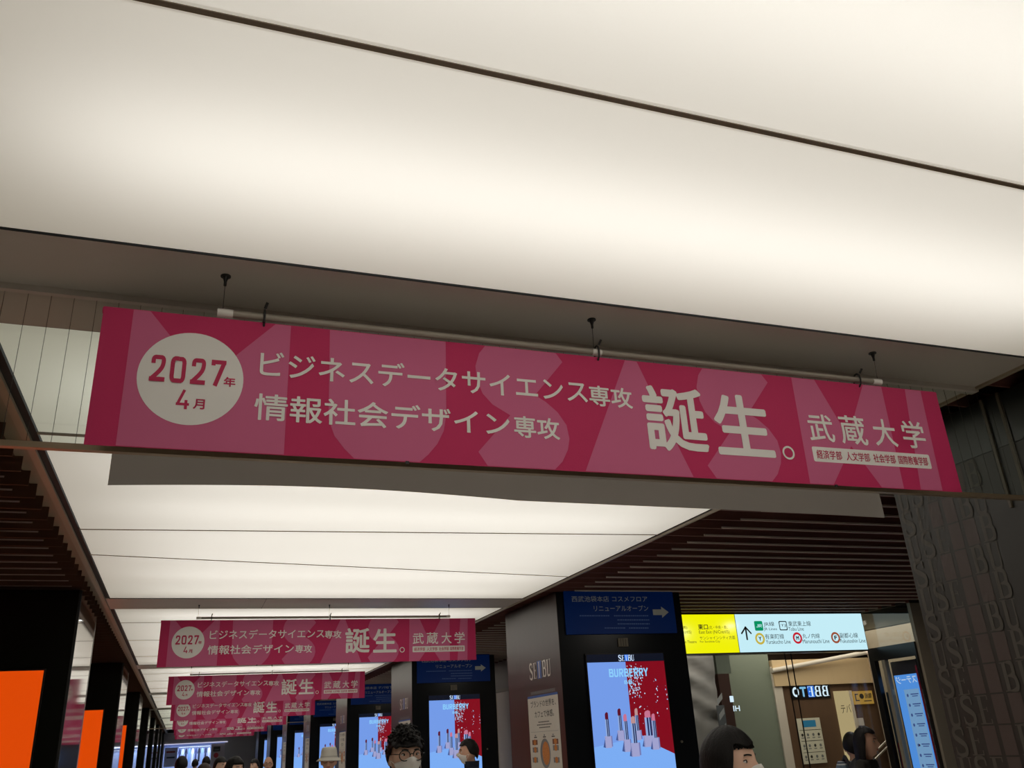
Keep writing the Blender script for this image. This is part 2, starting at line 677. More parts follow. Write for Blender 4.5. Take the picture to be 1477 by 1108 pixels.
# outer walls of the aisles and the end of the concourse
M_outer = mat('outer_wall', srgb(60, 52, 46), 0.6)
mb = MB()
mb.ubox(-2.75, YS, -1.067, -2.6, YE, 1.5, M_outer)
struct(mb, 'wall_left')
mb = MB()
mb.ubox(-6, YS - .1, -1.067, 16, YS, 1.5, M_outer)
struct(mb, 'wall_back')

# unseen lamps added under the slats to brighten the right aisle
for (x, y, e, c) in ((3.6, 4.4, 9, (1, .93, .82)), (5.0, 5.6, 12, (.85, .93, 1)), (5.3, 6.1, 9, (1, .8, .6)), (3.4, 9.0, 8, (1, .93, .82)), (3.4, 13.4, 8, (1, .93, .82))):
    d = bpy.data.lights.new('aisle_fill_light', 'AREA'); d.shape = 'DISK'; d.size = .14; d.energy = e; d.color = c
    o = bpy.data.objects.new('aisle_fill_light', d); o.location = V(x, y, .995); COL.objects.link(o)

# ------------------------------------------------------------------ pillars
FZ = -CAMZ / S
PXR, PXL = 2.5, -0.655
PIL_D, PIL_W = 1.13, 1.04
Y0P = 5.90


def pil_y(k):
    return Y0P + BAY * (k - 1)


# right hand pillars; pillar 0 is the one close on the right
for k in range(0, 8):
    y = pil_y(k)
    mb = MB()
    side = M_patwall if k == 0 else M_brownlam
    mb.ubox(PXR + .004, y + .004, FZ, PXR + PIL_W, y + PIL_D, 0.999, M_navyglass)
    mb.ubox(PXR, y, FZ, PXR + .004, y + PIL_D, 0.82 if k == 0 else 0.999, side)
    if k == 0:
        mb.ubox(PXR, y, 0.822, PXR + .004, y + PIL_D, 0.999, M_greenglass)
    struct(mb, 'pillar', 'dark pillar on the right side of the concourse')
# left hand pillars, with polished steel sides towards the concourse
for k in range(1, 9):
    y = pil_y(k)
    mb = MB()
    mb.ubox(PXL - PIL_W, y, FZ, PXL - .012, y + PIL_D, 0.999, M_blackglass)
    mb.ubox(PXL - .012, y + .02, FZ, PXL, y + PIL_D - .06, 0.999, M_mirror if k < 9 else M_steel)
    mb.ubox(PXL - .012, y, FZ, PXL + .002, y + .02, 0.999, M_black)
    mb.ubox(PXL - .012, y + PIL_D - .06, FZ, PXL + .002, y + PIL_D - .045, 0.999, M_steel)
    mb.ubox(PXL - .4, y - .002, 0.74, PXL - PIL_W, y, 0.743, M_black)
    struct(mb, 'pillar', 'black glass pillar with a polished steel side')

# orange light panels on the first four left pillars
M_orange = emat('orange_display', srgb(232, 76, 4), 0.86)
M_dframe = mat('display_frame', (0.008, 0.006, 0.006), 0.3)
names = ['nearest at the left edge', 'on the second black pillar', 'on the third black pillar, a thin strip', 'on the fourth black pillar, barely seen']
for k in range(1, 4):
    y = pil_y(k)
    pl = Plane('y', y)
    o = thing('display_panel', 'glowing plain orange display panel, ' + names[k - 1], 'display', V(-1.17, y, -.9), 'orange displays on the left pillars')
    mb = MB()
    slab(mb, pl, -1.553 * S, -.93 * S, -.787 * S, .542 * S, 0.0, 0.012, M_dframe)
    mb.build('frame', o)
    mb = MB()
    rect(mb, pl, -1.545 * S, -.92 * S, -.797 * S, .532 * S, M_orange, 0.0125)
    mb.build('screen', o)

# pattern of condensed letters on the near right pillar
plx = Plane('x', PXR)
mb = MB()
seq = 'SE#|BU'
cw, chh = 0.066 * S, 0.0945 * S
uL = -2.5 * S + 0.008
for r in range(1, 20):
    v0 = 0.82 * S + chh - .004 - r * chh * 1.0 - chh
    for c in range(6):
        chx = seq[(c - (r % 2)) % 6]
        u0 = uL + c * cw
        # the letters fade out towards the near edge of the pillar
        if chx in '#|':
            rect(mb, plx, u0 + cw * .12, v0 + .004, u0 + cw * .88, v0 + chh - .004, M_patblock, .0015)
        else:
            serif_text(mb, plx, chx, u0 + cw * .04, v0 + .004, u0 + cw * .98, v0 + chh - .004, M_patletter, .0015)
pat = tag(mb.build('wall_lettering'), 'pattern of tall grey serif capitals on the dark near right pillar', 'lettering')
mb = MB()
mb.ubox(PXR - .008, 2.012, .62, PXR, 2.022, 1.0, M_darktrim)
mb.ubox(PXR - .008, 1.945, .62, PXR, 1.957, 1.0, M_darktrim)
struct(mb, 'trim_1')

# ------------------------------------------------------------------ wired glass smoke barriers
for idx, (yg, lab) in enumerate(((1.94, 'wired glass smoke barrier with a bronze bottom rail above the nearest banner'),
                                 (20.12, 'distant wired glass smoke barrier hanging from a far ceiling beam'))):
    g = thing('smoke_barrier', lab, 'smoke barrier', V(1.0, yg, .63))
    mb = MB()
    mb.box(V(-2.55, yg, .635) + Vector((0, -.003, 0)), V(2.49, yg, 1.0) + Vector((0, .003, 0)), GLASS)
    mb.build('glass_pane', g)
    mb = MB()
    mb.box(V(-2.55, yg, .6225) + Vector((0, -.013, 0)), V(2.49, yg, .636) + Vector((0, .013, 0)), M_rail)
    mb.build('bottom_rail', g)
    mb = MB()
    mb.box(V(-2.55, yg, .985) + Vector((0, -.022, 0)), V(2.385, yg, 1.0) + Vector((0, .022, 0)), M_beam)
    mb.build('top_channel', g)
    mb = MB()
    if idx == 0:
        x = -1.2
        while x < 2.45:
            mb.box(V(x, yg, .636) + Vector((-.0007, -.0007, 0)), V(x, yg, .986) + Vector((.0007, .0007, 0)), M_wire)
            x += 0.0466
        mb.build('wire', g)

# ------------------------------------------------------------------ banners
M_mag = mat('banner_magenta', (0.52, 0.024, 0.110), 0.65, 0, 0.3, bump=((160, 160, 160), 0.06))
M_pink = mat('banner_pink', (0.58, 0.125, 0.255), 0.65, 0, 0.3)
M_bwhite = mat('banner_white', (0.80, 0.78, 0.74), 0.6, 0, 0.3)
M_bred = mat('banner_red_ink', (0.50, 0.024, 0.090), 0.6, 0, 0.3)
M_back = mat('banner_grey_back', srgb(132, 128, 120), 0.75, 0, 0.2)
M_cloth = bpy.data.materials.new('grey_cloth')
M_cloth.use_nodes = True
_nt = M_cloth.node_tree
_nt.nodes.clear()
_o = _nt.nodes.new('ShaderNodeOutputMaterial'); _a = _nt.nodes.new('ShaderNodeAddShader')
_d = _nt.nodes.new('ShaderNodeBsdfDiffuse'); _t = _nt.nodes.new('ShaderNodeBsdfTranslucent')
_d.inputs[0].default_value = (.36, .34, .31, 1); _t.inputs[0].default_value = (.13, .12, .11, 1)
_nt.links.new(_d.outputs[0], _a.inputs[0]); _nt.links.new(_t.outputs[0], _a.inputs[1]); _nt.links.new(_a.outputs[0], _o.inputs[0])
YB = 1.78
plb = Plane('y', YB)
BX0, BX1, BZ0, BZ1 = -0.231 * S, 2.029 * S, 0.585 * S, 0.893 * S


def clip_poly(pts, u0, v0, u1, v1):
    def cl(P, f, g):
        out = []
        for a, b in zip(P, P[1:] + P[:1]):
            fa, fb = f(a), f(b)
            if fa >= 0: out.append(a)
            if fa * fb < 0:
                t = fa / (fa - fb)
                out.append((a[0] + (b[0] - a[0]) * t, a[1] + (b[1] - a[1]) * t))
        return out
    for f in (lambda p: p[0] - u0, lambda p: u1 - p[0], lambda p: p[1] - v0, lambda p: v1 - p[1]):
        pts = cl(pts, f, None)
        if not pts: break
    return pts


def z1(x, y): return (100 + x / 3.517, 420 + y / 3.517)
def z2(x, y): return (500 + x / 3.517, 440 + y / 3.517)
def z3(x, y): return (880 + x / 2.474, 480 + y / 2.474)


def banner_sheet():
    mb = MB()
    # cloth with a slight wave towards the bottom edge
    NX, NZ = 48, 8
    vs, fs = [], []
    for j in range(NZ + 1):
        for i in range(NX + 1):
            u = BX0 + (BX1 - BX0) * i / NX
            v = BZ0 + (BZ1 - BZ0) * j / NZ
            vs.append(plb.at(u, v, 0.0))
    for j in range(NZ):
        for i in range(NX):
            a = j * (NX + 1) + i
            fs.append((a, a + 1, a + NX + 2, a + NX + 1))
    mb.mesh(vs, fs, M_mag, True)
    mb.mesh([v + Vector((0, .002, 0)) for v in vs], [tuple(reversed(f)) for f in fs], M_back, True)
    # edges closing front and back
    for a, b in (((BX0, BZ0), (BX1, BZ0)), ((BX1, BZ0), (BX1, BZ1)), ((BX1, BZ1), (BX0, BZ1)), ((BX0, BZ1), (BX0, BZ0))):
        mb.face([plb.at(*a, 0), plb.at(*a, -.002), plb.at(*b, -.002), plb.at(*b, 0)], M_mag)
    # the big pale letters behind the text
    shapes = [
        [z1(330, 75), z1(392, 80), z1(690, 450), z1(1060, 160), z1(1125, 166), z1(1088, 828), z1(235, 782)],
        [z1(1322, 185), z2(502, 178), z2(505, 560), z2(492, 640), z2(460, 705), z2(415, 758), z2(370, 793), z1(1445, 845), z1(1395, 800), z1(1345, 735), z1(1315, 650)],
        [z2(715, 195), z2(672, 245), z2(653, 310), z2(662, 385), z2(690, 450), z2(740, 505), z2(830, 560), z2(668, 745), z2(715, 800), z2(745, 825),
         z2(1055, 838), z2(1095, 795), z2(1122, 735), z2(1130, 680), z2(1115, 610), z2(1070, 545), z2(1010, 492), z2(955, 458), z2(1094, 290), z2(1050, 235)],
        [(902.5, 517), (916, 518), z3(180, 280), z3(300, 520), z2(1212, 845)],
        [z3(645, 155), z3(725, 165), z3(850, 372), z3(905, 175), z3(965, 185), z3(1050, 562), z3(972, 556), z3(860, 405), z3(795, 550), z3(715, 545)],
        [z3(1050, 195), z3(1106, 203), z3(1188, 572), z3(1110, 567)],
    ]
    e = .0012
    for i, sh in enumerate(shapes):
        uvs = clip_poly([plb.uv(*p) for p in sh], BX0 + e, BZ0 + e, BX1 - e, BZ1 - .004)
        # stretch the ends of the letters to the cloth's edges
        out = []
        for (u, v) in uvs:
            if BZ1 - v < .03: v = BZ1 - .002
            if v - BZ0 < .03: v = BZ0 + .002
            out.append((u, v))
        mb.face([plb.at(u, v, .0006) for u, v in out], M_pink)
        if i == 2:
            su = [plb.uv(*p) for p in sh]
            dx = plb.uv(*z3(1107 * 0 + 562, 180))[0] - plb.uv(*z2(1094, 290))[0]
            out = []
            for (u, v) in out_shift(su, dx, e):
                out.append((u, v))
            mb.face([plb.at(u, v, .0006) for u, v in out], M_pink)
    # circle with the date
    c = plb.uv(275.7, 545.7)
    rr = (plb.uv(352.7, 548)[0] - plb.uv(198.8, 542)[0]) / 2
    disc(mb, plb, c[0], c[1], rr, rr, M_bwhite, .0012, 64)
    T = lambda s, b, m, bold=0.02: text_on(mb, plb, s, b, m, .0018, bold)
    sans_text(mb, plb, '2027', pxbox4(plb, z1(415, 325), z1(400, 458), z1(800, 352), z1(785, 483)), M_bred, .0018, .165, .80)
    T('年', pxbox4(plb, z1(783, 435), z1(783, 485), z1(843, 440), z1(843, 489)), M_bred, .03)
    sans_text(mb, plb, '4', pxbox4(plb, z1(542, 500), z1(540, 598), z1(610, 503), z1(609, 601)), M_bred, .0018, .135)
    T('月', pxbox4(plb, z1(628, 547), z1(628, 598), z1(688, 550), z1(686, 603)), M_bred, .03)
    T('ビジネスデータサイエンス', pxbox4(plb, z1(970, 292), z1(965, 428), z2(1217, 390), z2(1222, 502)), M_bwhite, .012)
    T('専攻', pxbox4(plb, z2(1230, 408), z2(1228, 512), z2(1448, 425), z2(1446, 526)), M_bwhite, .018)
    T('情報社会デザイン', pxbox4(plb, z1(940, 505), z1(935, 660), z2(826, 555), z2(826, 663)), M_bwhite, .014)
    T('専攻', pxbox4(plb, z2(850, 564), z2(846, 670), z2(1080, 576), z2(1078, 687)), M_bwhite, .018)
    T('誕', pxbox4(plb, z3(112, 190), z3(130, 418), z3(328, 200), z3(352, 432)), M_bwhite, .022)
    T('生', pxbox4(plb, z3(362, 218), z3(382, 435), z3(552, 228), z3(594, 447)), M_bwhite, .022)
    c = plb.uv(*z3(636, 429))
    ring(mb, plb, c[0], c[1], .0205, .0285, M_bwhite, .0018)
    T('武', pxbox4(plb, z3(700, 288), z3(712, 386), z3(790, 296), z3(802, 392)), M_bwhite, .012)
    T('蔵', pxbox4(plb, z3(812, 294), z3(826, 396), z3(905, 300), z3(920, 404)), M_bwhite, .012)
    T('大', pxbox4(plb, z3(932, 306), z3(945, 402), z3(1010, 312), z3(1027, 410)), M_bwhite, .012)
    T('学', pxbox4(plb, z3(1036, 314), z3(1048, 412), z3(1115, 318), z3(1127, 414)), M_bwhite, .012)
    b = pxbox4(plb, z3(719, 406), z3(727, 458), z3(1138, 436), z3(1147, 488))
    rrect(mb, plb, b[0], b[1], b[2], b[3], .008, M_bwhite, .0012)
    h = (b[3] - b[1]) * .2
    w = b[2] - b[0]
    for s, a0, a1 in (('経済学部', .03, .235), ('人文学部', .27, .47), ('社会学部', .50, .69), ('国際教養学部', .715, .975)):
        T(s, (b[0] + w * a0, b[1] + h, b[0] + w * a1, b[3] - h), M_bred, .012)
    return mb


def out_shift(su, dx, e):
    pts = clip_poly([(u + dx, v) for u, v in su], BX0 + e, BZ0 + e, BX1 - e, BZ1 - .004)
    return [(u, BZ1 - .002 if BZ1 - v < .03 else (BZ0 + .002 if v - BZ0 < .03 else v)) for u, v in pts]


b1 = thing('hanging_banner', 'largest and nearest magenta banner with white Japanese lettering, hung under the ceiling beam', 'banner', V(.9, YB, .585), 'magenta banners hung along the concourse')
banner_sheet().build('cloth', b1)
mb = MB()
mb.tube(V(-.233, YB + .0075, .887), V(2.031, YB + .0075, .887), .011, M_mag, 10)
mb.build('top_sleeve', b1)
PIPEZ = .908
mb = MB()
mb.tube(V(.02, YB + .004, PIPEZ), V(1.81, YB + .004, PIPEZ), .013, M_pipe, 10)
pipe = mb.build('hanging_pipe', b1)
for xa, xb in ((-.005, .028), (.905, .93), (1.80, 1.83)):
    mb = MB()
    mb.tube(V(xa, YB + .004, PIPEZ), V(xb, YB + .004, PIPEZ), .0145, M_clip, 10)
    mb.build('pipe_cap', pipe)
for x in (.006, .911, 1.822):
    mb = MB()
    mb.tube(V(x, YB, 1.0), V(x, YB, .9975), .017, M_cable, 14)
    mb.tube(V(x, YB, .9975), V(x, YB, .985), .010, M_cable, 12, .005)
    mb.tube(V(x, YB, .985), V(x, YB, .975), .005, M_cable, 8)
    mb.build('ceiling_hook', b1)
    mb = MB()
    mb.tube(V(x, YB, .976), V(x, YB + .004, .92), .0011, M_cable, 6)
    mb.build('hanger_wire', b1)
for x in (.095, .918, 1.745):
    mb = MB()
    r = .021
    for q in range(10):
        a, b = 2 * pi * q / 10, 2 * pi * (q + 1) / 10
        c = V(x, YB + .0035, .905)
        mb.tube(c + Vector((0, r * cos(a), 1.5 * r * sin(a))), c + Vector((0, r * cos(b), 1.5 * r * sin(b))), .004, M_cable, 6)
    mb.tube(V(x, YB - .012, .922), V(x + .004, YB - .02, .934), .005, M_cable, 6)
    mb.build('cable_tie', b1)
for x in (.42, 1.59):
    mb = MB()
    mb.box(plb.at(x * S - .006, BZ0 - .006, .002), plb.at(x * S + .006, BZ0 + .003, -.004), M_cable)
    mb.build('bottom_clip', b1)

far = ['second nearest magenta banner with white Japanese lettering, whole text in view', 'third nearest magenta banner, tucked just below the second one',
       'fourth nearest magenta banner, its top hidden by the third', 'fifth nearest magenta banner, only its lower half in view',
       'sixth nearest magenta banner, a narrow strip in view', 'seventh and farthest magenta banner, lowest strip of the row']
for i, yb in enumerate((6.49, 11.05, 15.55, 20.0, 24.65, 29.2)):
    c = copy_tree(b1)
    c.location = V(.93, yb, .588)
    c['label'] = far[i]

# the banner hung back to back behind the glass
plr = Plane('y', 2.06)
rb = thing('hanging_banner', 'back of a plain grey banner hanging behind the glass, below the largest magenta banner', 'banner', V(.9, 2.06, .585))
mb = MB()
NX, NZ = 60, 10
vs, fs = [], []
for j in range(NZ + 1):
    for i in range(NX + 1):
        u = i / NX
        x = (-.206 + 2.206 * u) * S
        zb = (.5835 + .013 * sin(pi * min(1, u * 2.2)) * (1 if u < .45 else 0) + .006 * sin(pi * u) - .004 * u) * S
        v = zb + (0.893 * S - zb) * j / NZ
        vs.append(plr.at(x, v, .006 * sin(9 * u) * (1 - j / NZ)))
for j in range(NZ):
    for i in range(NX):
        a = j * (NX + 1) + i
        fs.append((a, a + 1, a + NX + 2, a + NX + 1))
mb.mesh(vs, fs, M_cloth, True)
mb.build('cloth', rb)
mb = MB()
mb.tube(V(-.21, 2.06, .895), V(2.0, 2.06, .895), .013, M_back, 10)
mb.build('top_sleeve', rb)
mb = MB()
mb.tube(V(.02, 2.06, PIPEZ), V(1.81, 2.06, PIPEZ), .013, M_pipe, 10)
mb.build('hanging_pipe', rb)
for x in (.006, .911, 1.822):
    mb = MB()
    mb.tube(V(x, 2.06, 1.0), V(x, 2.06, .915), .0015, M_cable, 6)
    mb.build('hanger_wire', rb)

# ------------------------------------------------------------------ blue signs, screens, posters on the right pillars
M_sign = mat('blue_sign', srgb(0, 34, 84), 0.45, 0, 0.3, emit=srgb(0, 30, 84), estr=0.2)
M_signtext = mat('sign_text', srgb(150, 150, 140), 0.5, emit=srgb(150, 150, 135), estr=0.1)
M_signdim = mat('sign_small_text', srgb(70, 90, 125), 0.5, emit=srgb(60, 80, 120), estr=0.2)
E_blue = emat('screen_sky_blue', srgb(118, 158, 236), 0.95)
E_blue2 = emat('screen_pale_blue', srgb(126, 176, 248), 0.95)
E_red = emat('screen_crimson', srgb(150, 14, 34), 0.70)
E_dark = emat('screen_top_strip', srgb(16, 20, 34), 0.9)
E_white = emat('screen_white', srgb(205, 226, 255), 1.0)
E_cyan = emat('screen_cyan_text', srgb(140, 205, 250), 1.0)
E_block = emat('screen_block', srgb(166, 168, 214), 0.9)
E_blocks = emat('screen_block_side', srgb(120, 128, 186), 0.9)
E_tube = emat('screen_steel_tube', srgb(30, 36, 84), 0.9)
E_tubel = emat('screen_tube_light', srgb(150, 176, 226), 0.9)
E_lip1 = emat('screen_lip_dark', srgb(96, 20, 44), 0.9)
E_lip2 = emat('screen_lip_pink', srgb(206, 120, 150), 0.9)
E_lip3 = emat('screen_lip_beige', srgb(196, 150, 150), 0.9)
E_shadow = emat('screen_dark_blue', srgb(70, 90, 150), 0.9)
E_bar = emat('screen_blue_bar', srgb(30, 110, 230), 1.0)


def zs(x, y): return (840 + x / 6.225, 930 + y / 6.225)   # crop of the first screen


plp = Plane('y', Y0P)


def screen_parts(root):
    pl = plp
    tl = pl.uv(*zs(20, 180)); br_u = 3.165 * S / 2.38 * 2.5
    U0 = (pl.uv(843.4, 960)[0] + pl.uv(861, 1108)[0]) / 2
    U1 = (pl.uv(957.5, 949)[0] + pl.uv(972.5, 1108)[0]) / 2
    VT = pl.uv(900, 955)[1]
    VB = VT - (U1 - U0) * 16 / 9
    TS = .055 * S
    mb = MB()
    slab(mb, pl, U0 - .012, VB - .012, U1 + .012, VT + TS + .012, 0, .018, M_dframe)
    mb.build('frame', root)
    mb = MB()
    o = .0185
    w, h = U1 - U0, VT - VB
    def P(a, b): return (U0 + a * w, VT - b * w)     # b measured in screen widths from the top
    # map of crop pixels to screen fractions, following the slanted edges of the picture
    def Q(x, y):
        u, v = pl.uv(*zs(x, y))
        return ((u - U0) / w, (VT - v) / w)
    def poly(pts, m, k=0):
        mb.face([pl.at(*P(*p), o + .0004 * k) for p in pts], m)
    hb = h / w
    poly([(0, 0), (1, 0), (1, hb), (0, hb)], E_blue)
    rx, sy = Q(357, 180)[0], Q(695, 920)[1]
    fx = .53
    poly([(.49, 0), (1, 0), (1, Q(800, 980)[1]), (Q(695, 920)[0], Q(695, 920)[1]), (.49, Q(400, 760)[1])], E_red, 1)
    poly([(0, Q(0, 930)[1]), (.55, Q(0, 860)[1]), (Q(695, 920)[0], Q(695, 920)[1]), (1, Q(800, 980)[1]), (1, hb), (0, hb)], E_blue2, 2)
    rect(mb, pl, U0, VT, U1, VT + TS, E_dark, o + .0004)
    um = (U0 + U1) / 2
    serif_text(mb, pl, 'SEIBU', um - .10 * w, VT + .010, um + .11 * w, VT + TS - .012, E_white, o + .002, [1, 1, .8, 1, 1])
    rect(mb, pl, um - .017 * w, VT + .008, um + .033 * w, VT + TS - .008, E_bar, o + .0015)
    b = (P(.265, .16)[0], P(.265, .165)[1], P(.765, .16)[0], P(.265, .075)[1])
    sans_text(mb, pl, 'BURBERRY', b, E_cyan, o + .004, .19, .80)
    c = P(.50, .225)
    text_on(mb, pl, 'BB', (c[0] - .05 * w, c[1] - .02 * w, c[0] + .05 * w, c[1] + .02 * w), E_cyan, o + .004, .02)
    # bright splashes down the red side
    rnd = random.Random(3)
    for (cx, cy, sx, sy, n) in ((.53, .27, .05, .10, 70), (.62, .22, .05, .10, 34), (.62, .45, .012, .14, 10), (.85, .36, .012, .14, 14), (.57, .08, .04, .06, 16), (.66, .42, .06, .06, 6), (.985, .40, .008, .2, 10)):
        for _ in range(n):
            a, bq = rnd.gauss(cx, sx), rnd.gauss(cy, sy)
            if not (.5 < a < .99 and .01 < bq < .7): continue
            r = rnd.uniform(.003, .0075)
            uu = P(a, bq)
            disc(mb, pl, uu[0], uu[1], r * w, r * w * rnd.uniform(.8, 1.8), E_white if rnd.random() < .6 else E_cyan, o + .003, 6)
    # lipsticks on their blocks: (x of tube, tip y, tube bottom y, block bottom y, tip material)
    k = 5
    for (xa, tip, tb, bb, mt, tw) in ((318, 572, 770, 865, E_lip1, 34), (470, 570, 770, 860, E_lip3, 32), (205, 606, 822, 930, E_lip1, 34), (370, 622, 850, 965, E_lip2, 36), (570, 590, 815, 920, E_lip2, 62), (622, 618, 835, 945, E_lip2, 36), (440, 642, 882, 1008, E_lip3, 44)):
        a0, y_t = Q(xa + 0, tip)
        a1, y_b = Q(xa + 10, tb)
        y_k = Q(xa, bb)[1]
        hw = tw / 780 * .66
        lean = .012
        def bx(x0, y0, x1, y1, m, kk):
            mb.face([pl.at(*P(x0 + lean * 0, y1), o + .0006 * kk), pl.at(*P(x1, y1), o + .0006 * kk), pl.at(*P(x1, y0), o + .0006 * kk), pl.at(*P(x0, y0), o + .0006 * kk)], m)
        xc = a0
        poly([(xc - 1.4 * hw - .03, y_k - .01), (xc - 1.2 * hw, y_b), (xc - 1.2 * hw, y_k)], E_shadow, k * 1.5)
        bx(xc - 1.5 * hw, y_b, xc + 1.2 * hw, y_k, E_block, k); bx(xc + 1.2 * hw, y_b, xc + 1.7 * hw, y_k - .012, E_blocks, k)
        bx(xc - hw * .8, y_t + .075, xc + hw * .8, y_b + .004, E_tubel, k + .4); bx(xc - hw * .3, y_t + .075, xc + hw * .1, y_b + .004, E_tube, k + .7); bx(xc + hw * .35, y_t + .075, xc + hw * .75, y_b + .004, E_tube, k + .7)
        mb.face([pl.at(*P(x, y), o + .0006 * (k + .8)) for x, y in ((xc - hw * .7, y_t + .078), (xc + hw * .7, y_t + .078), (xc + hw * .7, y_t + .012), (xc + hw * .2, y_t), (xc - hw * .5, y_t + .012), (xc - hw * .7, y_t + .03))], mt)
        k += 1
    mb.build('screen', root)


def zg(x, y): return (680 + x / 3.693, 830 + y / 3.693)


def blue_sign(root, second):
    pl = plp
    u0 = (pl.uv(813, 853)[0] + pl.uv(816, 915)[0]) / 2
    u1 = (pl.uv(968, 854)[0] + pl.uv(976, 914)[0]) / 2
    v1 = (pl.uv(813, 853)[1] + pl.uv(968, 854)[1]) / 2
    v0 = (pl.uv(816, 915)[1] + pl.uv(976, 914)[1]) / 2
    mb = MB()
    slab(mb, pl, u0, v0, u1, v1, .0, .02, M_sign)
    o = .0205
    tit = '西武池袋本店 コスメフロア' if not second else '西武池袋本店 デパ地下'
    text_on(mb, pl, tit, pxbox(pl, *zg(530, 112), *zg(932, 143)), M_signtext, o, .0)
    text_on(mb, pl, 'リニューアルオープン', pxbox(pl, *zg(648, 162), *zg(937, 192)), M_signtext, o, .0)
    b = pxbox(pl, *zg(962, 168), *zg(1046, 228))
    um = b[0] + (b[2] - b[0]) * .55; hm = (b[1] + b[3]) / 2; hh = (b[3] - b[1])
    rect(mb, pl, b[0], hm - hh * .25, um, hm + hh * .25, M_signtext, o)
    mb.face([pl.at(um, b[1], o), pl.at(b[2], hm, o), pl.at(um, b[3], o)], M_signtext)
    rnd = random.Random(5)
    for (xa, xb, yy) in ((572, 735, 217), (755, 942, 217), (773, 943, 239), (775, 945, 260), (705, 815, 282), (835, 945, 282)):
        x = xa
        while x < xb - 4:
            w = rnd.uniform(6, 12)
            q = pxbox(pl, *zg(x, yy - 3), *zg(min(xb, x + w), yy + 3))
            rect(mb, pl, *q, M_signdim, o)
            x += w + 2.5
    mb.build('sign_panel', root)


M_speaker = mat('speaker_grille', srgb(120, 112, 96), 0.5)
M_knob = mat('lock_metal', srgb(170, 160, 140), 0.3, 0.8)
M_poster = mat('poster_paper', srgb(205, 198, 186), 0.6)
M_posterblue = mat('poster_blue', srgb(44, 88, 160), 0.5)
M_ink = mat('black_ink', srgb(45, 42, 40), 0.6)
M_plate = mat('plate_grey', srgb(120, 122, 124), 0.5)
M_food = mat('food_orange', srgb(196, 120, 50), 0.6, vary=(60, 0.5))
M_food2 = mat('food_brown', srgb(120, 66, 40), 0.6)


def zp(x, y): return (720 + x / 5.893, 920 + y / 5.893)


def wall_logo(root):
    mb = MB()
    q = (plx.uv(*zp(258, 290))[0], plx.uv(*zp(300, 350))[1], plx.uv(*zp(440, 250))[0], plx.uv(*zp(300, 215))[1])
    w = q[2] - q[0]
    serif_text(mb, plx, 'SE', q[0], q[1], q[0] + w * .36, q[3], M_white, .002)
    serif_text(mb, plx, 'I', q[0] + w * .41, q[1], q[0] + w * .53, q[3], M_white, .003)
    rect(mb, plx, q[0] + w * .38, q[1] - .01, q[0] + w * .57, q[3] + .01, M_blueink, .0015)
    serif_text(mb, plx, 'BU', q[0] + w * .60, q[1], q[2], q[3], M_white, .002)
    return mb


def poster_mesh():
    mb = MB()
    ua = plx.uv(*zp(243, 500))[0]; ub = plx.uv(*zp(497, 470))[0]
    vt = plx.uv(*zp(370, 482))[1]
    vs = plx.uv(*zp(370, 502))[1]
    vb = vt - 1.45
    slab(mb, plx, ua, vb, ub, vs, .0003, .003, M_poster)
    slab(mb, plx, ua, vs, ub, vt, .0003, .003, M_posterblue)
    w = ub - ua
    kf = (vs - plx.uv(790, 1054.6)[1]) / (.69 * w)
    def F(a, b): return (ua + a * w, vs - b * w * kf)
    o = .0035
    def T(s, a0, b0, a1, b1, bold=.0):
        p, q = F(a0, b1), F(a1, b0)
        text_on(mb, plx, s, (p[0], p[1], q[0], q[1]), M_ink, o, bold)
    def R(a0, b0, a1, b1, m, k=0):
        p, q = F(a0, b1), F(a1, b0)
        rect(mb, plx, p[0], p[1], q[0], q[1], m, o + .0003 * k)
    T('ブランドの世界を、', .10, .06, .93, .20, .01)
    T('カフェで体感。', .22, .27, .85, .41, .01)
    for b, a0, a1 in ((.49, .33, .69), (.545, .28, .75), (.60, .35, .69)):
        x = a0
        while x < a1:
            R(x, b, x + .03, b + .022, M_ink); x += .04
    R(.05, .69, .95, .695, M_plate)
    for a in (.20, .50, .78):
        R(a - .05, .79, a + .05, .81, M_ink); R(a - .02, .75, a + .02, .78, M_plate)
    for b0 in (0, 1.15):
        c = F(.5, 1.12 + b0)
        disc(mb, plx, c[0], c[1], .165 * w, .165 * w, M_plate, o)
        disc(mb, plx, c[0] + .02 * w, c[1], .115 * w, .13 * w, M_food, o + .0004)
        for (a, b) in ((.17, .90), (.17, 1.05), (.15, 1.25), (.84, .90), (.84, 1.02), (.84, 1.25)):
            b += b0
            R(a - .09, b - .05, a + .09, b + .05, M_food2 if b < 1.0 else M_plate)
            c2 = F(a, b + .0)
            disc(mb, plx, c2[0], c2[1], .045 * w, .035 * w, M_food, o + .0006, 14)
    # small caption above the blue edge
    p, q = (ua + .12 * w, vt + .012), (ub - .08 * w, vt + .045)
    x = p[0]
    while x < q[0]:
        rect(mb, plx, x, p[1], x + .012, q[1], M_plate, .001); x += .018
    return mb


